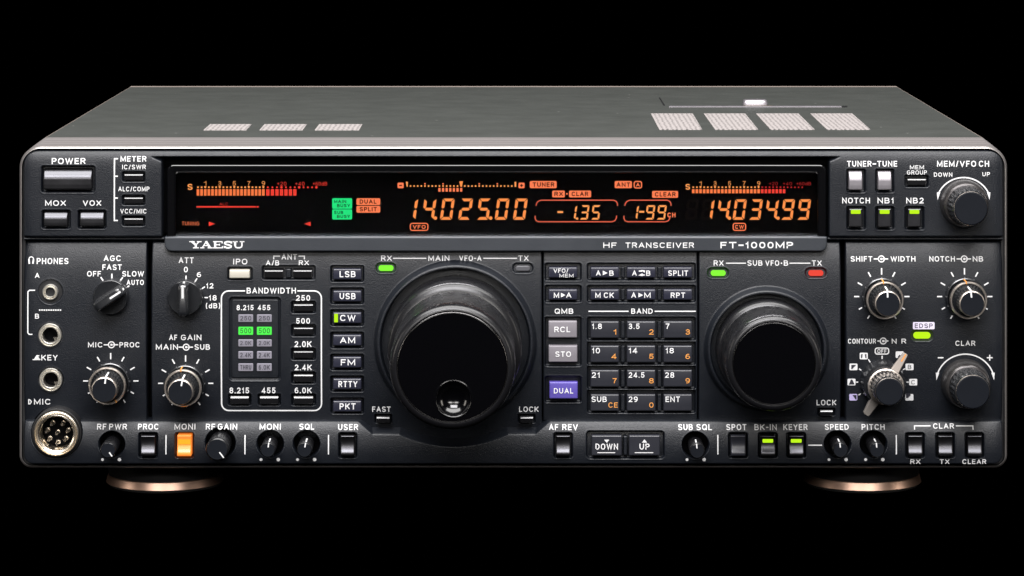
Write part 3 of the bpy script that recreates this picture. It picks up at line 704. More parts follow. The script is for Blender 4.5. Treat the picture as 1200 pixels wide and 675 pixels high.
# ANT, IPO
button(268.7, 316.2, 292.6, 326.4, .6, 'ivory', 'soft', 'ivory_button', 1.2)
slim(309.7, 332, 315, 325.6, -.6); slim(343.4, 365.8, 315, 325.6, -.6); button(334.8, 314.8, 341.2, 325.8, -1.2, 'panel', 'flat', 'divider_post', 1)
BW = [('250', 346, 352.4, 346.9, 363.4), ('500', 372.8, 379.3, 346.9, 363.3), ('2.0K', 399.7, 406.7, 345.2, 365.2), ('2.4K', 427.2, 434, 345.4, 365.4), ('6.0K', 454.4, 461.2, 345.2, 365.2)]
for y in (355.4, 382.6, 410.2, 438.0, 464.0): slim(344, 367, y, y + 9.6, 0)
slim(269.6, 291.8, 464, 473.6, 0); slim(304.2, 326.4, 464, 473.6, 0)
# bandwidth indicators
win = field('indicator_window', 270.6, 350.6, 326.8, 444.2, lambda X, Y: hLow(X, Y) - .7, 'panel', centre, rs=(3,) * 4, cell=3, back=-3)
k = Ink(lambda x, y: hl(y) - .7); k.text('8.215', 277.3, 297.2, 357.4, 363.5); k.text('455', 302, 316.8, 357.4, 363.5); k.build('printed_legend', win)
RWS = [(368.6, 377.4, '250', '250'), (383, 392.4, '500', '500'), (397.9, 406.2, '2.0K', '2.0K'), (411.7, 420.5, '2.4K', '2.4K'), (426, 435, 'THRU', '6.0K')]
for i, (a, b, t1, t2) in enumerate(RWS):
    for (xa, xb, t) in ((279.3, 296.6, t1), (301, 318.4, t2)):
        L_ = i == 1; o_ = button(xa, a, xb, b, hl(a) - .35, 'e_ind' if L_ else 'winoff', 'flat', 'indicator_lamp', 1, back=-3, edge=.1, ew=.6, parent=win, label='lit green indicator' if L_ else None)
        k = Ink(hl(a) - .35); k.text(t, xa + 2.2, xb - 2.2, a + 1.7, b - 1.9, 'indtextlit' if L_ else 'indtext', .012); k.V and win and k.build('lamp_figures', win)
# mode keys
def legend_key(x0, y0, x1, y1, face, mt, items, prof='soft', label=None, r=1.2):
    o = button(x0, y0, x1, y1, face, mt, prof, 'key', r, label=label)
    g_ = LASTHF; k = Ink(lambda x, y: float(g_(np.float64(x), np.float64(y))), face)
    for it in items: it(k)
    k.build('key_legend', o); return o
tx = lambda t, a, b, c, d_, m='ink', bo=.022: (lambda k: k.text(t, a, b, c, d_, m, bo))
MK = [('LSB', 398, 416.7), ('USB', 398, 416.7), ('CW', 398.6, 416.7), ('AM', 398.4, 416.2), ('FM', 399.4, 416.2), ('RTTY', 396.6, 418.8), ('PKT', 398, 416.7)]
for (t, a, b), y in zip(MK, KR):
    o = legend_key(390.2, y - 6.6, 423.6, y + 6.4, hl(y) + .8, 'keyblue', [tx(t, a, b, y - 3.7, y + 3.4)])
    if t == 'CW': lit(o, 391.6, y - 5, 396, y + 5, hl(y) + .8, r=.6)
# keypad
def tri(a, b, y, h=2.7): return lambda k: k.poly([(a, y - h), (b, y), (a, y + h)])
c3 = [(691.9, 725.6), (734.5, 768.3), (777.4, 811.2)]
y = 319.2; f = hl(y) + .9
legend_key(642.9, y - 6.2, 676.6, y + 6.4, f, 'keyblue', [tx('VFO/', 648.7, 666, 314.8, 319.6, bo=.016), tx('MEM', 655.6, 672, 320.8, 325.0, bo=.016)])
legend_key(*[c3[0][0], y - 6.2, c3[0][1], y + 6.4], f, 'keyblue', [tx('A', 698.4, 703.9, 317, 323.1), tri(706.4, 712, 319.8), tx('B', 714, 719.2, 317, 323.1)])
def swap(k):
    k.path([(748.6, 317.6), (753, 317.6)], 1.4); k.poly([(751.5, 316.2), (756, 317.0), (755.4, 319.6)]); k.path([(751.5, 322.2), (755.6, 322.2)], 1.4); k.poly([(753, 320), (748, 322.7), (753, 323.4)])
legend_key(c3[1][0], y - 6.2, c3[1][1], y + 6.4, f, 'keyblue', [tx('A', 740.8, 746.2, 317, 323.1), swap, tx('B', 757.2, 762.2, 317, 323.1)])
legend_key(c3[2][0], y - 6.2, c3[2][1], y + 6.4, f, 'keyblue', [tx('SPLIT', 783, 806.3, 316.9, 323.2)])
y = 345.2; f = hl(y) + .9
legend_key(642.9, y - 6.2, 676.6, y + 6.4, f, 'keyblue', [tx('M', 649, 655.2, 342.8, 349), tri(657.4, 662.6, 345.8), tx('A', 663.4, 669.6, 342.8, 349)])
legend_key(c3[0][0], y - 6.2, c3[0][1], y + 6.4, f, 'keyblue', [tx('M', 697.6, 703.8, 342.8, 349), tx('CK', 707.6, 719.4, 342.8, 349)])
legend_key(c3[1][0], y - 6.2, c3[1][1], y + 6.4, f, 'keyblue', [tx('A', 739.7, 745.4, 342.8, 349), tri(748.2, 753.6, 345.8), tx('M', 755, 762.4, 342.8, 349)])
legend_key(c3[2][0], y - 6.2, c3[2][1], y + 6.4, f, 'keyblue', [tx('RPT', 786, 802.8, 342.8, 349)])
legend_key(642.8, 376.2, 676.3, 396, 1.0, 'greykey', [tx('RCL', 649.6, 668.2, 382.8, 389.3)], label='grey key'); legend_key(642.9, 405, 676.7, 424.7, 1.0, 'greykey', [tx('STO', 650.8, 669.1, 411.8, 418.2)], label='grey key')
legend_key(643.7, 447.7, 677.1, 467.5, 1.0, 'violet', [tx('DUAL', 649, 671.8, 454.8, 461.1)], label='violet key')
rows = [(376.5, 396.4), (405, 425), (433.6, 453.6), (462, 481.8)]
tops = [[('1.8', 693.7, 705.3), ('3.5', 736.7, 749.5), ('7', 780.1, 784.4)], [('10', 693.7, 703), ('14', 736.7, 746.8), ('18', 780, 789.6)], [('21', 693.5, 703), ('24.5', 736.7, 755.3), ('28', 779.4, 790)], [('SUB', 693.2, 711), ('29', 736.7, 747.2), ('ENT', 780, 796.8)]]
bots = [[('1', 719, 722.6), ('2', 760.7, 766), ('3', 803.4, 808.6)], [('4', 716.6, 722.5), ('5', 760.7, 766), ('6', 803.3, 808.5)], [('7', 718, 722.6), ('8', 760.6, 766), ('9', 803.3, 808.4)], [('CE', 713, 723.8), ('0', 760.8, 765.8), None]]
for i in range(4):
    a, b = rows[i]
    for j in range(3):
        t, ta, tb = tops[i][j]; its = [tx(t, ta, tb, a + 2.7, a + 9.0, bo=.017)]
        if bots[i][j]: t2, u0, u1 = bots[i][j]; its.append(tx(t2, u0, u1, a + 9.6 - (0 if i else .2), a + 15.6, 'inkorange', .017))
        legend_key(c3[j][0], a, c3[j][1], b, hl(a) + .9, 'key', its)
for (a, b) in [(312.8, 325.6), (338.8, 351.6)] + rows:
    for (u, v) in ((727.6, 732.4), (770.4, 775.2)): button(u, a, v, b, hl(a) - .9, 'panel', 'flat', 'divider_post', .8, edge=.4, ew=1)
# bottom strip rockers
SH = 4.5
for i, (a, b) in enumerate(RB):
    if i == 1:
        o = button(a, 510, b, 534.6, SH + .9, 'e_moni', 'scoop', 'lit_button', 1, label='lit orange button'); lit(o, a + 1.2, 515.0, b - 1.2, 520.6, SH + 1.0, 'e_moniyel', .5)
    elif i in (5, 6):
        o = button(a, 510.5, b, 534.8, SH + .9, 'bigkey', 'scoop', 'rocker_button', 1); lit(o, a + 2.4, 514.4, b - 2.6, 518.8, SH + 1.0)
    else: button(a, 510.5, b, 534.4, SH + .9, 'bigkey' if i not in (4,) else 'key', 'scoop', 'rocker_button', 1)
for (a, b, t, u, v, up) in ((693.2, 728.8, 'DOWN', 697.8, 724.2, 0), (737, 773.5, 'UP', 749.4, 761.2, 1)):
    def pic(k, a=a, b=b, up=up):
        m_ = (a + b) / 2 + (0 if not up else 0)
        k.poly([(m_ - 3, 515.2), (m_ + 3, 515.2), (m_, 518.8)] if not up else [(m_ - 3, 518.6), (m_ + 3, 518.6), (m_, 514.8)])
        k.path([(a + 6.8, 530.4), (b - 8, 530.4)], .9)
    legend_key(a, 510.4, b, 534.2, SH + 1.0, 'key', [tx(t, u, v, 519.8, 526.8), pic], prof='flat')
button(730.6, 511, 735.2, 533.6, SH - .6, 'panel', 'flat', 'divider_post', 1)
slim(441, 457.4, 488.2, 495.4, .8); slim(609, 625, 488.2, 495.4, .8); slim(960.6, 976.6, 480.6, 487.6, .8)
# LEDs
def led(x, y, m, w=17.5, h=6.6, par=None, lab=None):
    f = hl(y) - .1
    o = field('status_lamp', x - w / 2, y - h / 2, x + w / 2, y + h / 2, lambda X, Y: f + 0 * X, m, par or root, rs=(h / 2 - .1,) * 4, h0=f, back=-3, edge=.5, ew=1.5, cell=.7)
    o['label'] = lab; return o
led(452.3, 314.4, 'e_led', lab='lit green lamp'); led(612.8, 314.7, 'lampoff', lab='unlit grey lamp'); led(841.8, 320.2, 'e_led', lab='lit green lamp'); led(956.3, 320.2, 'e_ledred', lab='lit red lamp'); led(1080.6, 393.2, 'e_lime', 20, 7.6, lab='lit yellow green lamp')

# ------------------------------------------------------------------ knobs
def px2mm(r, h): return r * S / mm * (D - h * mm) / D
def pointer(cx, cy, h0, ang, r_in, r_out, hcap, hlow, w, m, parent, name='pointer_line', lo_r=None):
    c = np.array(W(cx, cy, h0)); a = math.radians(ang); d = np.array((math.cos(a), 0, math.sin(a))); n = np.array((-math.sin(a), 0, math.cos(a)))
    pts = [(r_in, hcap + .12), (r_out + .1, hcap + .12)]
    if hlow is not None: pts += [((lo_r or r_out) + .22, hlow)]
    V = []
    for (r, h) in pts:
        for s_ in (-1, 1): p = c + d * r * mm + n * s_ * w / 2 * mm; V.append((p[0], -h * mm, p[2]))
    q = []
    for (r, h) in pts:
        for s_ in (-1, 1): p = c + d * (r - .3) * mm + n * s_ * w / 2 * mm; q.append((p[0], -(h - .3) * mm, p[2]))
    k = len(pts); F = [(2 * i, 2 * i + 1, 2 * i + 3, 2 * i + 2) for i in range(k - 1)]
    m0 = 2 * k; V += q
    for i in range(k - 1): F += [(2 * i, 2 * i + 2, m0 + 2 * i + 2, m0 + 2 * i), (2 * i + 1, m0 + 2 * i + 1, m0 + 2 * i + 3, 2 * i + 3)]
    F += [(0, m0, m0 + 1, 1), (2 * k - 2, 2 * k - 1, m0 + 2 * k - 1, m0 + 2 * k - 2)]
    return mkmesh(name, V, F, m, parent, False)
def face_of(y): return hl(y)
def dual_knob(cx, cy, ang=90, ang2=90, f=0.0):
    o = lathe('knob', cx, cy, f, [(8.4, f - 1), (8.4, f + .6), (8.2, f + 3.2), (8.05, f + 3.6), (7.75, f + 3.75), (7.6, f + 4.4)], 'knob', root, n=72, close=False)
    lathe('outer_ring', cx, cy, f, [(7.35, f + 3.2), (7.35, f + 10.3), (7.6, f + 10.8), (7.8, f + 11.5), (7.7, f + 12.1), (7.4, f + 12.5), (7.05, f + 12.45), (6.8, f + 12.0), (6.0, f + 11.4)], ['knob', 'chrome'], o, n=96,
          teeth={1: (36, .35), 0: (36, .35)}, seg_mats=[0, 0, 1, 1, 1, 1, 1, 0, 0], close=True)
    lathe('inner_knob', cx, cy, f, [(5.6, f + 11.2), (5.6, f + 13.2), (5.55, f + 20), (5.45, f + 21.2)], 'knob', o, n=108, teeth={1: (27, .42), 2: (27, .42)}, close=True)
    lathe('knob_cap', cx, cy, f, [(5.3, f + 20.8), (5.3, f + 21.9), (5.15, f + 22.4), (4.85, f + 22.6)], ['chrome', 'cap'], o, n=72, seg_mats=[0, 0, 0, 1, 1, 1][:5], close=True)
    pointer(cx, cy, f, ang, 2.6, 5.5, f + 22.5, f + 14, .62, 'ink', o, lo_r=5.8)
    pointer(cx, cy, f, ang2, 7.0, 7.8, f + 12.4, f + 5, .5, 'inkorange', o)
    return o
dual_knob(129.7, 447.0, 82, 300, 0); dual_knob(217.5, 449.6, 80, 96, 0); dual_knob(1033.4, 347.6, 92, 95, hl(347)); dual_knob(1130.6, 347.6, 96, 98, hl(347))
def single_knob(cx, cy, f, m='knob'):
    o = lathe('knob', cx, cy, f, [(10.2, f - .5), (10.1, f + 1.0), (9.4, f + 7.5), (9.1, f + 9), (8.6, f + 9.6), (8.0, f + 9.8)], 'skirt', root, n=96, close=True)
    lathe('knob_grip', cx, cy, f, [(8.1, f + 9.5), (8.1, f + 11), (7.6, f + 19.6), (7.4, f + 20.6), (7.1, f + 21)], 'knob', o, n=144, teeth={1: (24, .5), 2: (24, .45)}, close=True)
    lathe('knob_cap', cx, cy, f, [(7.05, f + 20.9), (7.0, f + 22.2), (6.85, f + 22.7), (6.55, f + 22.9)], ['chrome', 'cap'], o, n=96, seg_mats=[1, 0, 1, 1, 1], close=True)
    return o
single_knob(1129.0, 237.7, -1.0); single_knob(1131.3, 449.2, 0)
# lever knob
def lever_knob():
    cx, cy, f = 1034.6, 448.2, 0
    o = lathe('knob', cx, cy, f, [(9.6, f - .5), (9.5, f + 1.4), (8.9, f + 7), (8.6, f + 7.4)], 'knob', root, n=96, teeth={1: (20, .5), 2: (20, .4)}, close=True)
    lathe('lever_hub', cx, cy, f, [(7.6, f + 7), (7.6, f + 11.2), (7.5, f + 12), (7.0, f + 12.2), (6.4, f + 11.8)], ['knob', 'chrome'], o, n=96, seg_mats=[0, 0, 1, 1, 0], close=True)
    c = np.array(W(cx, cy, f))
    for (a0, L0, L1, w0, w1, h, t) in ((58, 6.6, 15.8, 1.8, 1.05, 10.6, 2.2), (238, 6.2, 14.6, 2.3, 1.35, 7.6, 3.0)):
        a = math.radians(a0); d = np.array((math.cos(a), math.sin(a))); n = np.array((-math.sin(a), math.cos(a)))
        V = []
        for (hh, sh) in ((h - t, 1), (h - .4, 1), (h, .82)):
            for (L, w) in ((L0, w0), (L1 - .5, w1), (L1, w1 * .7)):
                for s_ in (-1, 1): p = d * (L if sh == 1 else L - .15) + n * s_ * w * sh; V.append((c[0] + p[0] * mm, -hh * mm, c[2] + p[1] * mm))
        F = []
        for j in range(2):
            b = j * 6
            ring = [0, 2, 4, 5, 3, 1]
            for i in range(6): p, q = ring[i], ring[(i + 1) % 6]; F.append((b + p, b + q, b + 6 + q, b + 6 + p))
        F += [(12, 14, 15, 13), (14, 16, 17, 15)]
        lv = mkmesh('lever', V, F, 'lever' if a0 == 58 else 'leverdark', o, False)
        if a0 == 58: pointer(cx, cy, f, a0, 12.2, 15.6, h - .05, None, .55, 'inkorange', o)
    lathe('inner_knob', cx, cy, f, [(6.4, f + 11.5), (6.2, f + 21.6), (6.0, f + 22.4)], 'knob', o, n=96, teeth={0: (24, .45), 1: (24, .4)}, close=True)
    lathe('knob_cap', cx, cy, f, [(5.75, f + 22), (5.75, f + 23.6), (5.6, f + 24.1), (5.3, f + 24.3)], ['chrome', 'cap'], o, n=96, seg_mats=[1, 0, 1, 1, 1], close=True)
lever_knob()
# bar knobs
def bar_knob(cx, cy, f, ang, half=False):
    o = lathe('selector_knob', cx, cy, f, [(7.3, f - .5), (7.25, f + 4.2), (7.1, f + 4.9), (6.8, f + 5.2)], 'knob', root, n=96, close=True)
    c = np.array(W(cx, cy, f)); a = math.radians(ang); d = np.array((math.cos(a), math.sin(a))); n = np.array((-math.sin(a), math.cos(a)))
    V = []; R = 6.9
    lv = [(f + 5.0, 2.5, R), (f + 12.2, 2.1, R - .3), (f + 13.2, 1.9, R - .6), (f + 13.6, 1.4, R - 1.2)]
    m_ = 24
    for (h, w, r) in lv:
        for i in range(m_):
            t = i * 2 * math.pi / m_; u = r * math.copysign(abs(math.cos(t)) ** .35, math.cos(t)); v = w * math.copysign(abs(math.sin(t)) ** .35, math.sin(t))
            u = math.copysign(min(abs(u), math.sqrt(max(0, r * r - v * v))), u)
            p = d * u + n * v; V.append((c[0] + p[0] * mm, -h * mm, c[2] + p[1] * mm))
    F = [(j * m_ + i, (j + 1) * m_ + i, (j + 1) * m_ + (i + 1) % m_, j * m_ + (i + 1) % m_) for j in range(3) for i in range(m_)] + [tuple(3 * m_ + i for i in range(m_))[::-1]]
    mkmesh('grip_bar', V, F, 'knob', o, True, sharp=35)
    pointer(cx, cy, f, ang, 1.0 if not half else -.6, R - .9, f + 13.6, f + 7, .75, 'ink', o, lo_r=R - .1)
bar_knob(131, 346.4, hl(346), 33); bar_knob(217.8, 347.4, hl(347), 90)
# small knobs in the strip
def small_knob(cx, cy, r, dh, ang, low=True, tab=False):
    o = lathe('small_knob', cx, cy, SH, [(r * .98, -4), (r * .98, SH + dh - 3), (r, SH + dh - .9), (r * .96, SH + dh - .35), (r * .86, SH + dh), (r * .8, SH + dh - .02)], ['knobsoft', 'cap'], root, n=72, teeth={0: (30, .12), 1: (30, .12)}, seg_mats=[0, 0, 0, 0, 1, 1], close=True)
    pointer(cx, cy, SH, ang, r * .35, r * .9, SH + dh - .05, (SH + dh - 8) if low else None, .5, 'ink', o, lo_r=r)
    return o
for i, (x, y, r) in enumerate(RK):
    if i == 1: small_knob(x, y, 4.75, 14, -52, low=False)
    elif i == 0: small_knob(x, y, 3.3, 13, -55, low=False)
    else: small_knob(x, y, 3.15, 13, {2: 82, 3: 80, 4: 95, 5: 96, 6: 96}[i])
for i, (x, y, r) in enumerate(RK):
    lathe('knob_cup', x, y, SH, [((r - .2) * S / mm, -1.2), ((r - .6) * S / mm, -3), (1.0, -3.4)], 'wellblack', root, n=48, close=True)

# big tuning knobs
def tuning_knob(c, rp, p_body0, p_front, r_rim, r_cap, r_skirt, p_skirt, name, dimple=None):
    cx, cy = c; f = hl(cy)
    R = r_rim; n = 180
    o = lathe(name, cx, cy, 0, [(r_skirt, -2), (r_skirt, p_skirt - 3), (r_skirt - .35, p_skirt - 1), (r_skirt - 1.1, p_skirt), (R * .93, p_skirt + .4), (R * .93, p_body0 - .8), (R * .965, p_body0), (R, p_body0 + .9)], 'knobsoft', root, n=n, close=False, sharp=50)
    cut = (p_body0 + 1, p_front - 8)
    prof = [(R, p_body0 + .8), (R, cut[0] + .4), (R, cut[1] - .4), (R * 1.002, cut[1]), (R, p_front - 4.2), (R * .992, p_front - 2.4), (R * .972, p_front - 1.2), (R * .94, p_front - .45), (r_cap * 1.012, p_front), (r_cap, p_front - .05), (r_cap * .997, p_front - .8)]
    lathe('knob_grip', cx, cy, 0, prof, 'knobsoft', o, n=360, teeth={1: (24, .13), 2: (24, .13)}, close=False, sharp=50)
    # face disc with a finger dimple
    nr, na = 70, 200
    cc = np.array(W(cx, cy, 0)); A = np.arange(na) * 2 * math.pi / na; V = []
    for j in range(nr + 1):
        rr_ = r_cap * .992 * j / nr
        x = rr_ * np.cos(A); z = rr_ * np.sin(A); h = np.full(na, p_front - .35)
        h = h - .35 * np.clip((rr_ / r_cap - .975) / .017, 0, 1)
        if dimple is not None:
            dx, dz, dr = dimple; q = np.hypot(x - dx, z - dz) / dr
            qs = np.linspace(0, 1, 60); sl = .88 * qs / np.sqrt(1 - (.88 * qs) ** 2)
            dep = np.concatenate([[0], np.cumsum((sl[1:] + sl[:-1]) / 2 * np.diff(qs))]) * dr
            h = h - np.where(q < 1, dep[-1] - np.interp(q, qs, dep), 0) + .22 * np.exp(-((q - 1.02) / .035) ** 2)
        V.append(np.stack([cc[0] + x * mm, -h * mm, cc[2] + z * mm], -1))
    V = np.concatenate(V); F = []
    ix = np.arange((nr + 1) * na).reshape(nr + 1, na)
    F = np.stack([ix[:-1], ix[1:], np.roll(ix[1:], -1, 1), np.roll(ix[:-1], -1, 1)], -1).reshape(-1, 4)
    mkmesh('knob_face', V, F, 'faceblack', o, True)
    lathe('face_ring', cx, cy, 0, [(r_cap * .998, p_front - 1.2), (r_cap * .998, p_front - .32), (r_cap * .984, p_front - .1), (r_cap * .982, p_front - .3)], 'facering', o, n=n, close=False, sharp=60)
    return o
tuning_knob(DC, 0, 30, 69, 25.0, 22.1, 27.6, 24, 'main_tuning_knob', dimple=(.5, -12.6, 7.0))
tuning_knob(SCN, 0, 12, 41, 19.6, 16.9, 21.2, 9.5, 'sub_tuning_knob')

# ------------------------------------------------------------------ jacks and socket
def jack(x, y, ro, ri, flat=False):
    f = hl(y)
    o = lathe('headphone_jack' if y < 420 else 'key_jack', x, y, f, [(ro, f - 4), (ro, f + .5), (ro - .25, f + .9), (ro - .55, f + .9), (ro - .85, f + .3), (ro - 1.05, f + .3), (ro - 1.2, f + .9), (ri + .3, f + .9), (ri, f + .5), (ri, f - 5)], 'nickel', root, n=64, close=False, sharp=30)
    lathe('jack_hole', x, y, f, [(ri, f - 4.4), (ri * .5, f - 5), (.2, f - 5)], 'wellblack', o, n=32)
    c = np.array(W(x, y, f)); 
    V = [(c[0] + u * mm, -h * mm, c[2] + v * mm) for h in (f - 4, f - 1) for (u, v) in ((ri * .35, -ri * .35), (ri * .95, -ri * .3), (ri * .6, -ri * .75))]
    mkmesh('jack_contact', V, [(3, 4, 5), (0, 1, 4, 3), (1, 2, 5, 4), (2, 0, 3, 5)], 'gold', o, False)
lathe('jack_washer', 59, 342.2, -1.5, [(5.0, -2.6), (5.0, hl(342) - .9 + .3), (4.8, hl(342) - .6)], 'black', root, n=64, close=True)
jack(59, 342.2, 3.3, 1.95); jack(58.8, 392.7, 4.9, 3.2); jack(59.6, 445, 4.9, 3.1)
def socket():
    x, y = 66.4, 507.6
    o = lathe('microphone_socket', x, y, SH, [(10.4, -3), (10.4, SH + .2), (10.2, SH + .7), (9.9, SH + .8), (9.6, SH + .2)], 'black', root, n=96, close=False)
    lathe('socket_ring', x, y, SH, [(9.5, -2), (9.5, SH + 1.6), (9.25, SH + 2.2), (8.9, SH + 2.3), (8.6, SH + 1.7), (8.5, SH + .7), (8.1, SH + .5), (7.9, SH + 1.2), (7.6, SH + 1.4), (7.1, SH + 1.1), (6.9, SH + .3), (6.85, -6)], 'gold', o, n=120, close=False, sharp=35)
    ins = lathe('socket_insulator', x, y, SH, [(6.84, -6), (6.6, -4.6), (6.5, -4.4)], 'wellblack', o, n=64)
    for (a, b) in ((270, 248), (383, 248), (218, 325), (325, 345), (436, 325), (242, 412), (412, 412), (328, 453)):
        px, py = 30 + a / 9 + 1.6, 470 + b / 9 - 2.0
        lathe('contact_pin', px, py, -2, [(1.0, -4.5), (1.0, -3.0), (.9, -2.8), (.62, -2.8), (.62, 1.9), (.42, 2.4)], 'gold', o, n=20, close=True)
    for (ang, r_) in ((20, 9.7), (-28, 9.7), (150, 9.7)):
        pass
socket()

# ------------------------------------------------------------------ printed legends
iu = lambda: Ink(lambda x, y: hu(y), 0.0); il = lambda: Ink(lambda x, y: hl(y), 0.0)
def ist():
    k = Ink(lambda x, y: float(hStrip0(0., np.float64(y))), 4.5); return k
def leg(k, items, par):
    for it in items: k.text(*it[:5], **(it[5] if len(it) > 5 else {}))
    return k.build('printed_legend', par)
for it in (('POWER', 60.7, 100.2, 185.2, 192.2), ('MOX', 53.2, 77.5, 234.6, 241), ('VOX', 97.3, 118.9, 234.6, 241), ('NOTCH', 986.8, 1019.3, 231.5, 238.2), ('NB1', 1028.2, 1047.2, 231.5, 238.2), ('NB2', 1061.8, 1082.2, 231.5, 238.2)): leg(iu(), [it], upper)
k = iu(); k.path([(138.3, 186), (134.2, 186), (134.2, 258.2), (138.3, 258.2)], 1.5)
for y in (206.4, 231.9): k.path([(134.6, y), (138.3, y)], 1.5, lift=.01)
leg(k, [('METER', 141.2, 171.5, 183, 189.3), ('IC/SWR', 143.2, 171, 193, 198.2, dict(bold=.016)), ('ALC/COMP', 138.8, 175.3, 218.6, 224, dict(bold=.016)), ('VCC/MIC', 141.2, 172, 244.6, 250, dict(bold=.016))], upper)
k = iu(); k.path([(1022.4, 192), (1026.6, 192)], 1.5); leg(k, [('TUNER', 992.6, 1021.2, 188.5, 195.2), ('TUNE', 1028, 1051.3, 188.5, 195.2)], upper)
leg(iu(), [('MEM', 1066.2, 1082.6, 193.6, 198.2, dict(bold=.014)), ('GROUP', 1062.7, 1086, 199.6, 204.4, dict(bold=.014))], upper)
def knob_arc(k, cx, cy, r, a0=22, a1=158):
    k.arc(cx, cy, r, a0, a1, 1.5)
    for a, s_ in ((a0, 1), (a1, -1)):
        x = cx + r * math.cos(math.radians(a)); y = cy - r * math.sin(math.radians(a)); k.poly([(x - 2.0, y - 1), (x + 2.0, y - 1), (x + s_ * 1.2, y + 8)], lift=.02)
k = iu(); knob_arc(k, 1129, 240.5, 32.6, 26, 154); leg(k, [('MEM/VFO', 1098, 1143.8, 188.4, 195.3), ('CH', 1147, 1159, 188.4, 195.3), ('DOWN', 1094.2, 1115.8, 202, 207), ('UP', 1151, 1160, 201.6, 206.4)], upper)
k = il(); k.arc(35.9, 304.3, 2.7, -20, 200, 1.0, n=16); k.path([(33.2, 304.5), (33.8, 309.6)], 1.7); k.path([(38.6, 304.5), (38, 309.6)], 1.7); leg(k, [('PHONES', 42.4, 79.6, 303, 309.9)], left)
k = il(); k.path([(41, 340.3), (34.4, 340.3), (32.6, 342), (32.6, 390), (34.2, 391.8), (38, 391.8)], 1.3)
for i in range(10): k.rect(45.6 + i * 2.7, 362.6, 47.4 + i * 2.7, 364.2)
leg(k, [('A', 40.6, 46, 320.2, 326), ('B', 41, 45.8, 367.7, 373.4)], left)
k = il(); k.path([(38.2, 421.4), (47.4, 421.4)], 1.1); k.poly([(40, 420.6), (43, 416), (46.4, 416.4), (45.6, 417.8), (44.2, 417.8), (46.8, 420.4)], lift=.01); leg(k, [('KEY', 48.4, 67.5, 415.8, 422.4)], left)
k = il(); k.poly([(32.6, 468.2), (35, 468.4), (37, 471.3), (35, 474.3), (32.6, 474.4)]); k.poly([(33.8, 469.4), (35, 470), (35.6, 471.3), (35, 472.6), (33.8, 473.2)], 'inkdark', lift=.05); leg(k, [('MIC', 39.4, 59, 468, 474.6)], left)
k = il()
for (a, b, c, d_) in ((117.8, 325, 120.6, 329), (130.8, 321, 130.8, 326.6), (143.6, 325.2, 141, 328.8), (149.2, 336.4, 151.4, 335)): k.path([(a, b), (c, d_)], 1.6)
leg(k, [('AGC', 120.9, 141.2, 300, 306.5), ('FAST', 119.6, 142.2, 310.3, 316.7), ('OFF', 101.8, 118, 318, 324.2), ('SLOW', 143, 168.4, 318, 324.3), ('AUTO', 148.2, 168.4, 328.2, 334.1)], left)
def ticks(k, cx, cy, extra=()):
    for a in (90, 61, 119, 30, 150, 0, 180, -29, 209, -57, 237):
        r0, r1 = (25.6, 33) if a == 90 else (26.4, 32.4)
        if a in (-29, 209, -57, 237): r1 = 30.8
        c, s_ = math.cos(math.radians(a)), math.sin(math.radians(a)); k.path([(cx + r0 * c, cy - r0 * s_), (cx + r1 * c, cy - r1 * s_)], 1.5)
k = il(); ticks(k, 129.7, 446.6); k.sym(130.6, 404); leg(k, [('MIC', 103.2, 120.4, 401, 407), ('PROC', 140, 163.8, 401, 407)], left)
k = il()
for (a, b, c, d_) in ((217.8, 323.2, 217.8, 328), (230.7, 326.6, 228.2, 330.4), (240, 336.2, 236.6, 338.4), (239.6, 348.8, 243.6, 348.8)): k.path([(a, b), (c, d_)], 1.4)
leg(k, [('ATT', 209, 226.5, 302.2, 308.9), ('0', 215.2, 219.8, 313, 319.4), ('6', 230.5, 235.4, 319.2, 324.9), ('12', 241.4, 250, 332, 338.1), ('18', 244.6, 253.8, 346, 352.2), ('(dB)', 241.2, 258, 354.4, 362)], centre)
leg(il(), [('IPO', 272.8, 289.5, 303.8, 310.3)], centre)
k = il(); k.path([(320.4, 304.4), (320.4, 300.8), (327.8, 300.8)], 1.3); k.path([(349.4, 300.8), (356.4, 300.8), (356.4, 304.4)], 1.3); leg(k, [('ANT', 329.6, 347.6, 298.5, 304.8), ('A/B', 311.3, 327, 305.6, 311.4), ('RX', 349.9, 361.8, 305.6, 311.2)], centre)
k = il()
fr_ = [p for p in k.rr(259.4, 341, 376.6, 481.8, 8.5, 6)]
pts = fr_[0:7]; k.path([(348.4, 341)] + [(a, b) for a, b in pts[::-1]] + fr_[::-1][0:7] + fr_[::-1][7:14] + [(a, b) for a, b in fr_[7:14][::-1]] + [(287.2, 341)], 1.5)
leg(k, [('BANDWIDTH', 289, 346.7, 337.3, 344.1)], centre)
for (t, a, b, c, d_) in BW: leg(il(), [(t, c, d_, a, b)], centre)
leg(il(), [('8.215', 268.8, 291.8, 454.4, 461.3)], centre); leg(il(), [('455', 306.6, 322.8, 454.4, 461.3)], centre)
k = il(); ticks(k, 217.5, 449.4); k.sym(218.2, 406.8); leg(k, [('AF', 198.2, 207.6, 392.2, 398.6), ('GAIN', 212, 236, 392.2, 398.6), ('MAIN', 182.7, 208.6, 403.4, 409.8), ('SUB', 228, 246, 403.4, 409.8)], centre)
k = il(); k.path([(460.4, 303.3), (499.4, 303.3)], 1.1); k.path([(566.4, 303.3), (606, 303.3)], 1.1)
leg(k, [('RX', 446.4, 459, 300, 306.3), ('MAIN', 501.8, 526.5, 300, 306.3), ('VFO-A', 538, 564.2, 300, 306.3), ('TX', 607.4, 619.5, 300, 306.3)], centre)
leg(il(), [('FAST', 436, 457.6, 477, 483.4)], centre); leg(il(), [('LOCK', 608.3, 631.2, 477, 483.4)], centre)
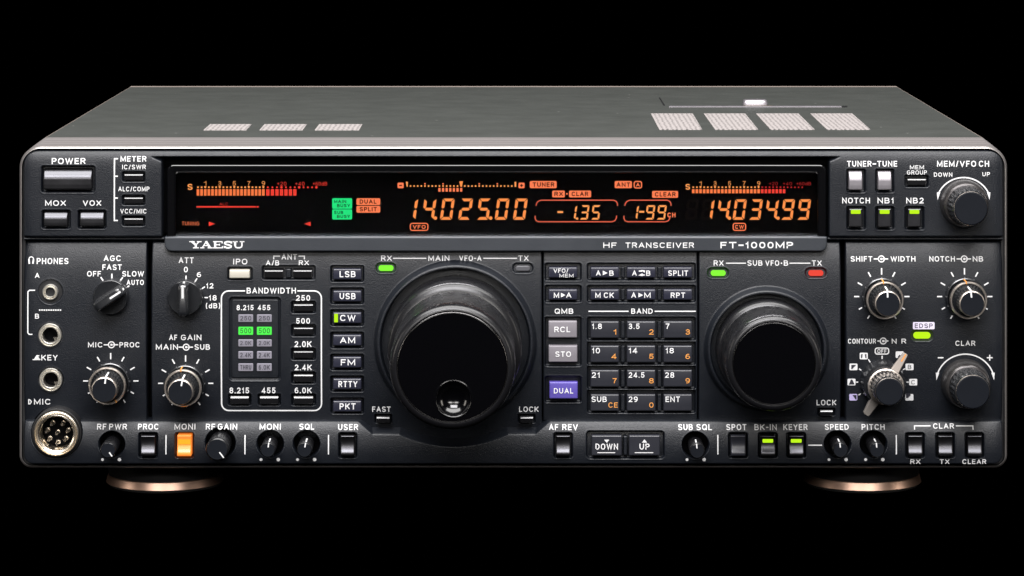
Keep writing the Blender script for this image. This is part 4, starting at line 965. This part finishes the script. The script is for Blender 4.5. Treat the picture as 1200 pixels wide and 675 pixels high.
k = il(); k.path([(689.6, 364.8), (736.6, 364.8)], 1.3); k.path([(767.2, 364.8), (815.4, 364.8)], 1.3); leg(k, [('BAND', 739.7, 764.9, 361.6, 367.7)], keypad)
leg(il(), [('QMB', 650, 671.9, 361.6, 367.7)], keypad)
k = il(); k.path([(851, 308.9), (874.4, 308.9)], 1.1); k.path([(925.4, 308.9), (950, 308.9)], 1.1); k.disc(916.1, 308.9, .9, n=10)
leg(k, [('RX', 836.6, 848.2, 305.6, 311.8), ('SUB', 876.2, 893.8, 305.6, 311.8), ('VFO', 897.2, 913.4, 305.6, 311.8), ('B', 918.8, 923.9, 305.6, 311.8), ('TX', 951.8, 963.3, 305.6, 311.8)], subp)
leg(il(), [('LOCK', 957.2, 980.4, 469, 475.6)], subp)
k = il(); ticks(k, 1033.4, 347.6); k.sym(1033.4, 304); leg(k, [('SHIFT', 997.4, 1022.8, 300.9, 307), ('WIDTH', 1044.2, 1073.3, 300.9, 307)], right)
k = il(); ticks(k, 1130.6, 347.6); k.sym(1130.6, 304); leg(k, [('NOTCH', 1089.7, 1119.6, 300.9, 307), ('NB', 1140.6, 1152.8, 300.9, 307)], right)
k = il(); k.rrect(1069.8, 377.4, 1095.2, 385.8, 1.2, 'inkpale'); k.text('EDSP', 1072, 1093, 379, 384.2, 'inkdark', .02, lift=.08); k.build('printed_legend', right)
k = il(); k.sym(1035, 399.6, .75)
k.rring(1025.6, 407.8, 1041.4, 414.9, 2.6, 1.3); k.text('OFF', 1028.2, 1039, 409, 413.7, 'ink', .02)
for (a, b, c, d_) in ((1033.7, 416.8, 1033.7, 420.6), (1017.6, 421.0, 1019.8, 424.6), (1006.6, 432.2, 1009.4, 434), (1003.2, 448, 1005.8, 448), (1006.4, 463.4, 1008.8, 461.8), (1060.6, 432, 1058.4, 433.4), (1062.4, 448, 1065, 448)): k.path([(a, b), (c, d_)], 1.3)
def icon(x, y, m='ink'): k.rrect(x - 4.7, y - 3.9, x + 4.7, y + 3.9, 1.2, m)
icon(1012.2, 417.2); k.poly([(1009, 415), (1011, 415), (1010.2, 419.6), (1009, 419.6)], 'inkdark', .08); k.poly([(1013.4, 415), (1015.4, 415), (1015.4, 419.6), (1014.2, 419.6)], 'inkdark', .08)
icon(1000.2, 430); k.poly([(997.6, 427.6), (1003.4, 427.6), (998.6, 432.6), (997.6, 432.6)], 'inkdark', .08)
icon(998, 447.9); k.poly([(997.2, 444.9), (999, 444.9), (1001.6, 450.8), (994.8, 450.8)], 'inkdark', .08)
icon(1000.2, 465.9, 'inklilac'); k.poly([(999.2, 463.2), (1004, 463.2), (1004, 468.6), (1003, 468.6)], 'inkdark', .08)
icon(1054.3, 415.6); k.poly([(1052, 418), (1054.4, 415.4), (1056.6, 418.6), (1052, 419.2)], 'inkdark', .08)
icon(1065.9, 430); k.text('B', 1063.9, 1068, 427.5, 432.5, 'inkdark', .012, lift=.08)
icon(1070.3, 448); k.text('C', 1068, 1072.6, 445.5, 450.5, 'inkdark', .012, lift=.08)
icon(1066, 466); k.poly([(1062, 461.4), (1067.4, 461.4), (1067.4, 463.6), (1064.4, 466.8), (1062, 466.8)], 'inkdark', .08)
leg(k, [('CONTOUR', 993.8, 1026.4, 396.9, 402.6, dict(bold=.018)), ('N', 1045, 1050.6, 396.9, 402.6), ('R', 1056.4, 1061.9, 396.9, 402.6)], right)
k = il(); knob_arc(k, 1131.3, 449.6, 34.6, 20, 160); k.path([(1099, 419.2), (1105.6, 419.2)], 1.4); k.path([(1156.4, 419.2), (1163.2, 419.2)], 1.4); k.path([(1159.8, 415.8), (1159.8, 422.6)], 1.4, lift=.01)
leg(k, [('CLAR', 1119.6, 1142.9, 399.2, 405.2)], right)
# strip legends
ST = [([('RF', 113.2, 124, 497.6, 504), ('PWR', 127.4, 148.2, 497.6, 504)], 0), ([('PROC', 161.2, 185.4, 497.6, 504)], 0), ([('MONI', 204, 228.6, 497.6, 504)], 0), ([('RF', 240.8, 251.6, 497.6, 504), ('GAIN', 254.8, 277.5, 497.6, 504)], 0),
      ([('MONI', 303.9, 328.8, 497.6, 504)], 0), ([('SQL', 350.5, 368, 497.6, 504)], 0), ([('USER', 396, 419.4, 498, 504.6)], 0), ([('AF', 643.4, 654.2, 498, 504.6), ('REV', 659, 677.2, 498, 504.6)], 0),
      ([('SUB', 795, 812, 498, 504.6), ('SQL', 816.4, 834.4, 498, 504.6)], 0), ([('SPOT', 851.4, 875, 498, 504.6)], 0), ([('BK-IN', 884.4, 910.6, 498, 504.6)], 0), ([('KEYER', 918.3, 946.7, 498, 504.6)], 0),
      ([('SPEED', 967, 995, 498, 504.2)], 0), ([('PITCH', 1010.2, 1037.2, 498, 504.2)], 0), ([('RX', 1067, 1078.8, 538.4, 544)], 0), ([('TX', 1101.5, 1112.8, 538.4, 544)], 0), ([('CLEAR', 1128, 1155.8, 538.4, 544)], 0)]
for its, _ in ST: leg(ist(), its, strip)
k = ist(); k.path([(1072.2, 504.2), (1072.2, 499.9), (1091.2, 499.9)], 1.2); k.path([(1120.8, 499.9), (1140.8, 499.9), (1140.8, 504.2)], 1.2); leg(k, [('CLAR', 1094.2, 1118.6, 497.2, 503)], strip)
for x in (194.4, 287, 384.9, 841.3, 1050.5): k = ist(); k.path([(x, 510), (x, 532.6)], 1.3, step=4); k.build('divider_line', strip)
k = ist(); k.path([(947.2, 521.8), (963.4, 521.8)], 1.3); k.build('divider_line', strip)
for (a, b) in ((120, 139.8), (305.8, 326), (348.6, 368.6), (805.2, 825.2), (971.6, 991.6), (1014.6, 1034.6)):
    for (x, r_) in ((a, 1.7), (b, 2.1)): k = ist(); k.disc(x, 538.8, r_); k.build('end_stop_dot', strip)

# ------------------------------------------------------------------ feet
def foot(cx, yc):
    c = ((cx - VX) * S, yc); n = 96
    def ring(name, prof, mt, par, cap=False):
        V = []; 
        for (r, z) in prof:
            for i in range(n): a = i * 2 * math.pi / n; V.append((c[0] + r * mm * math.cos(a), c[1] + r * mm * math.sin(a), z * mm))
        F = [(j * n + i, j * n + (i + 1) % n, (j + 1) * n + (i + 1) % n, (j + 1) * n + i) for j in range(len(prof) - 1) for i in range(n)]
        if cap: F.append(tuple((len(prof) - 1) * n + i for i in range(n)))
        return mkmesh(name, V, F, mt, par, True, sharp=35)
    f = ring('foot', [(24.0, 4.4), (24.2, 5), (24.5, 12), (24.2, 15)], 'black', root)
    ring('foot_ring', [(24.2, 1.0), (25.0, 1.3), (25.2, 1.5), (24.42, 4.4), (24.3, 4.7), (24.0, 4.9)], 'copper', f)
    ring('foot_pad', [(22.5, 0.02), (23.8, .15), (24.0, .6), (24.0, 1.2)], 'rubber', f)
for (x, y) in ((180.4, .045), (1023.6, .045), (180.4, .31), (1023.6, .31)): foot(x, y)

# ------------------------------------------------------------------ the surface it stands on
me = bpy.data.meshes.new('table_surface'); q = 2.2
me.from_pydata([(-q, -1.2, 0), (q, -1.2, 0), (q, 3, 0), (-q, 3, 0)], [], [(0, 1, 2, 3)])
gm = mat('black_velvet', (0.0, 0.0, 0.0), 1.0, ior=1.0); gm.node_tree.nodes['Principled BSDF'].inputs['Specular IOR Level'].default_value = 0
me.materials.append(gm); g = bpy.data.objects.new('table_surface', me); COL.objects.link(g); g['kind'] = 'structure'

# ------------------------------------------------------------------ camera, light
cam = bpy.data.cameras.new('camera'); co = bpy.data.objects.new('camera', cam); COL.objects.link(co)
co.location = (0, -D, (GZ - VY) * S); co.rotation_euler = (math.radians(90), 0, 0)
cam.sensor_width = 36; cam.lens = D / S * 36 / 1200; cam.shift_x = -(VX - 600) / 1200; cam.shift_y = -(337.5 - VY) / 1200
cam.clip_start = .05; cam.clip_end = 60
sc.camera = co
w = bpy.data.worlds.new('World'); sc.world = w; w.use_nodes = True
w.node_tree.nodes['Background'].inputs['Color'].default_value = (0, 0, 0, 1); w.node_tree.nodes['Background'].inputs['Strength'].default_value = 0
from mathutils import Vector
def area(name, loc, target, sx, sy, power, col=(1, 1, 1)):
    l = bpy.data.lights.new(name, 'AREA'); l.shape = 'RECTANGLE'; l.size = sx; l.size_y = sy; l.energy = power; l.color = col
    o = bpy.data.objects.new(name, l); COL.objects.link(o); o.location = loc
    d = Vector(target) - Vector(loc); o.rotation_euler = d.to_track_quat('-Z', 'Y').to_euler(); return o
area('overhead_softbox', (0, -.35, 1.3), (0, .0, .1), 1.8, .9, 46, (1, .985, .97))
area('front_softbox', (-.1, -1.65, 1.5), (0, 0, .08), 1.4, .6, 46, (1, .98, 1))
area('left_softbox', (-1.35, -.45, .40), (0, 0, .08), .22, .6, 2.2, (1, .93, .84))
area('right_softbox', (1.35, -.45, .40), (0, 0, .08), .22, .6, 2.2, (1, .93, .84))
for x in (-.5, .5): area('front_strip_light', (x, -1.6, .62), (x * .5, 0, .05), .46, .26, 2.2, (1, .97, .93))

area('low_strip_light', (0, -1.6, .60), (0, 0, .02), 1.9, .10, 6.0, (1, .96, .92))

vs = sc.view_settings; sc.display_settings.display_device = 'sRGB'; vs.view_transform = 'Standard'; vs.look = 'None'; vs.exposure = 0; vs.gamma = 1; vs.use_curve_mapping = False
sc.render.engine = 'CYCLES'; sc.cycles.max_bounces = 8; sc.cycles.use_denoising = True
